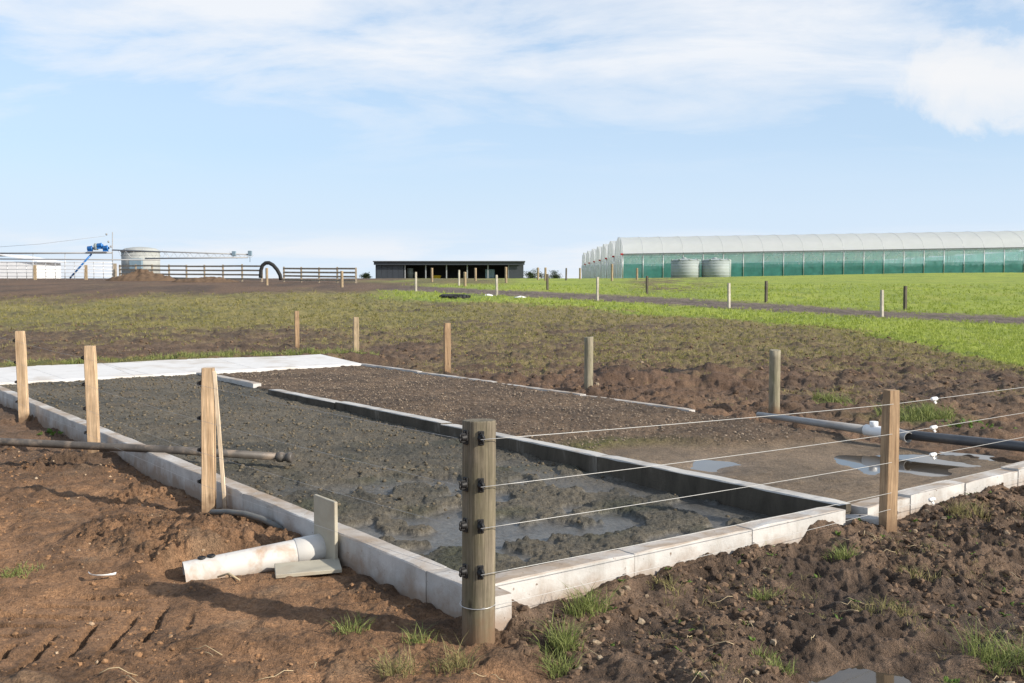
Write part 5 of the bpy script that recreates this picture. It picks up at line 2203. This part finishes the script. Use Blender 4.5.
    # crop growing inside: low dark rows seen through the nets
    for s, lab in ((0, 'row of leafy crop inside the tunnels just behind the green netting'), (1, 'second row of leafy crop deeper inside the tunnels')):
        n = 9000
        rg = np.random.default_rng(90 + s)
        x = rg.uniform(X0 + 6, X1 - 1, n)
        y = D0 + 5 + SP * s + rg.uniform(-1.2, 1.2, n)
        top = 1.3 + .5 * perlin(x, np.zeros(n), 4.0, 91 + s)
        z = ZB + (x - X0) * slope * .62 + rg.random(n) * top
        d = rg.normal(0, .18, (n, 2, 3))
        c = np.stack([x, y, z], 1)
        V = np.stack([c, c + d[:, 0], c + d[:, 1]], 1).reshape(-1, 3)
        o = big_mesh('crop_row', V, np.arange(3 * n).reshape(-1, 3), 'leaf_dark', False)
        o['kind'] = 'stuff'
        o['label'] = lab


tunnels()


def water_tanks():
    D = 140.0
    for px, lab in ((685, 'left of the two squat grey green water tanks before the tunnels'), (715.5, 'right of the two squat grey green water tanks before the tunnels')):
        x = W(px, 276, D)[0]
        zb = gz(x, D)
        zb = max(zb, W(px, 276.5, D)[2]) if True else zb
        top = W(px, 258.5, D)[2]
        r = 1.92
        h = top - zb
        t = thing('water_tank', (x, D, zb), lab, 'tank', 'squat water tanks')
        mb = MB()
        mb.lathe((x, D, zb - .6), [(r, 0), (r, h * .86 + .6)], 48)
        mb.build('shell', 'galv_tank', t)
        mb = MB()
        mb.lathe((x, D, zb + h * .86 + .003), [(r * 1.015, 0), (r * 1.015, .06), (r * .93, .14), (r * .45, h * .12), (r * .2, h * .14)], 48)
        mb.build('lid', 'galv_tank', t)
        mb = MB()
        mb.lathe((x - .2, D - .3, zb + h * .97), [(.34, 0), (.34, .14), (.28, .2), (.05, .24)], 18)
        mb.build('hatch', 'galv_tank', t)
        for k in range(5):
            mb = MB()
            mb.lathe((x, D, zb + .2 + k * h * .16), [(r + .003, 0), (r + .025, .02), (r + .025, .08), (r + .003, .10)], 48, caps=False)
            mb.build('rib', 'galv_tank', t)
        for k in range(8):
            a = 2 * math.pi * k / 8 + .2
            mb = MB()
            mb.box((x + r * .97 * math.cos(a), D + r * .97 * math.sin(a), zb + h * .86 + .13), (.22, .3, .16), (math.cos(a), math.sin(a), 0))
            mb.build('lid_lug', 'galv_tank', t)
        mb = MB()
        mb.tube([(x + r + .08, D - .3, zb - .2), (x + r + .08, D - .3, zb + h * .92), (x + r * .7, D - .2, zb + h * .98)], .05, 8)
        mb.build('overflow_pipe', 'white_plastic', t)


water_tanks()


# ------------------------------------------------------------------ far trees on the skyline
def far_trees():
    for px, D, w, h, lab in ((530, 330, 3.2, 3.9, 'dark bushy tree on the skyline next to the right end of the shed'), (541, 340, 3.6, 4.6, 'dark bushy tree on the skyline between the two posts right of the shed'), (556, 350, 3.0, 3.4, 'low dark tree on the skyline midway from shed to tunnels'), (366, 300, 1.6, 2.6, 'tiny dark bush on the skyline left of the dark shed')):
        x = W(px, 280, D)[0]
        z0 = gz(x, D)
        top = W(px, 278 - h * 2.1, D)[2]
        hh = top - z0
        t = thing('far_tree', (x, D, z0), lab, 'tree', 'trees on the skyline')
        mb = MB()
        mb.tube([(x, D, z0 - .2), (x + .1, D, z0 + hh * .4), (x, D, z0 + hh * .7)], [.22, .16, .05], 8)
        mb.tube([(x, D, z0 + hh * .35), (x + w * .4, D, z0 + hh * .6)], [.1, .03], 6)
        mb.tube([(x, D, z0 + hh * .4), (x - w * .4, D, z0 + hh * .65)], [.1, .03], 6)
        mb.build('trunk', 'post_dark', t)
        rg = np.random.default_rng(int(px))
        n = 1500
        lob = rg.normal(0, 1, (9, 3)) * np.array((w * .5, w * .35, hh * .16)) + np.array((x, D, z0 + hh * .66))
        k = rg.integers(0, 9, n)
        c = lob[k] + rg.normal(0, 1, (n, 3)) * np.array((w * .2, w * .2, hh * .09))
        c[:, 2] = np.minimum(c[:, 2], top + rg.normal(0, .1, n))
        d = rg.normal(0, .16, (n, 2, 3))
        V = np.stack([c, c + d[:, 0], c + d[:, 1]], 1).reshape(-1, 3) - np.array((x, D, z0))
        o = big_mesh('crown', V, np.arange(3 * n).reshape(-1, 3), 'leaf_dark', False)
        o.parent = t


far_trees()
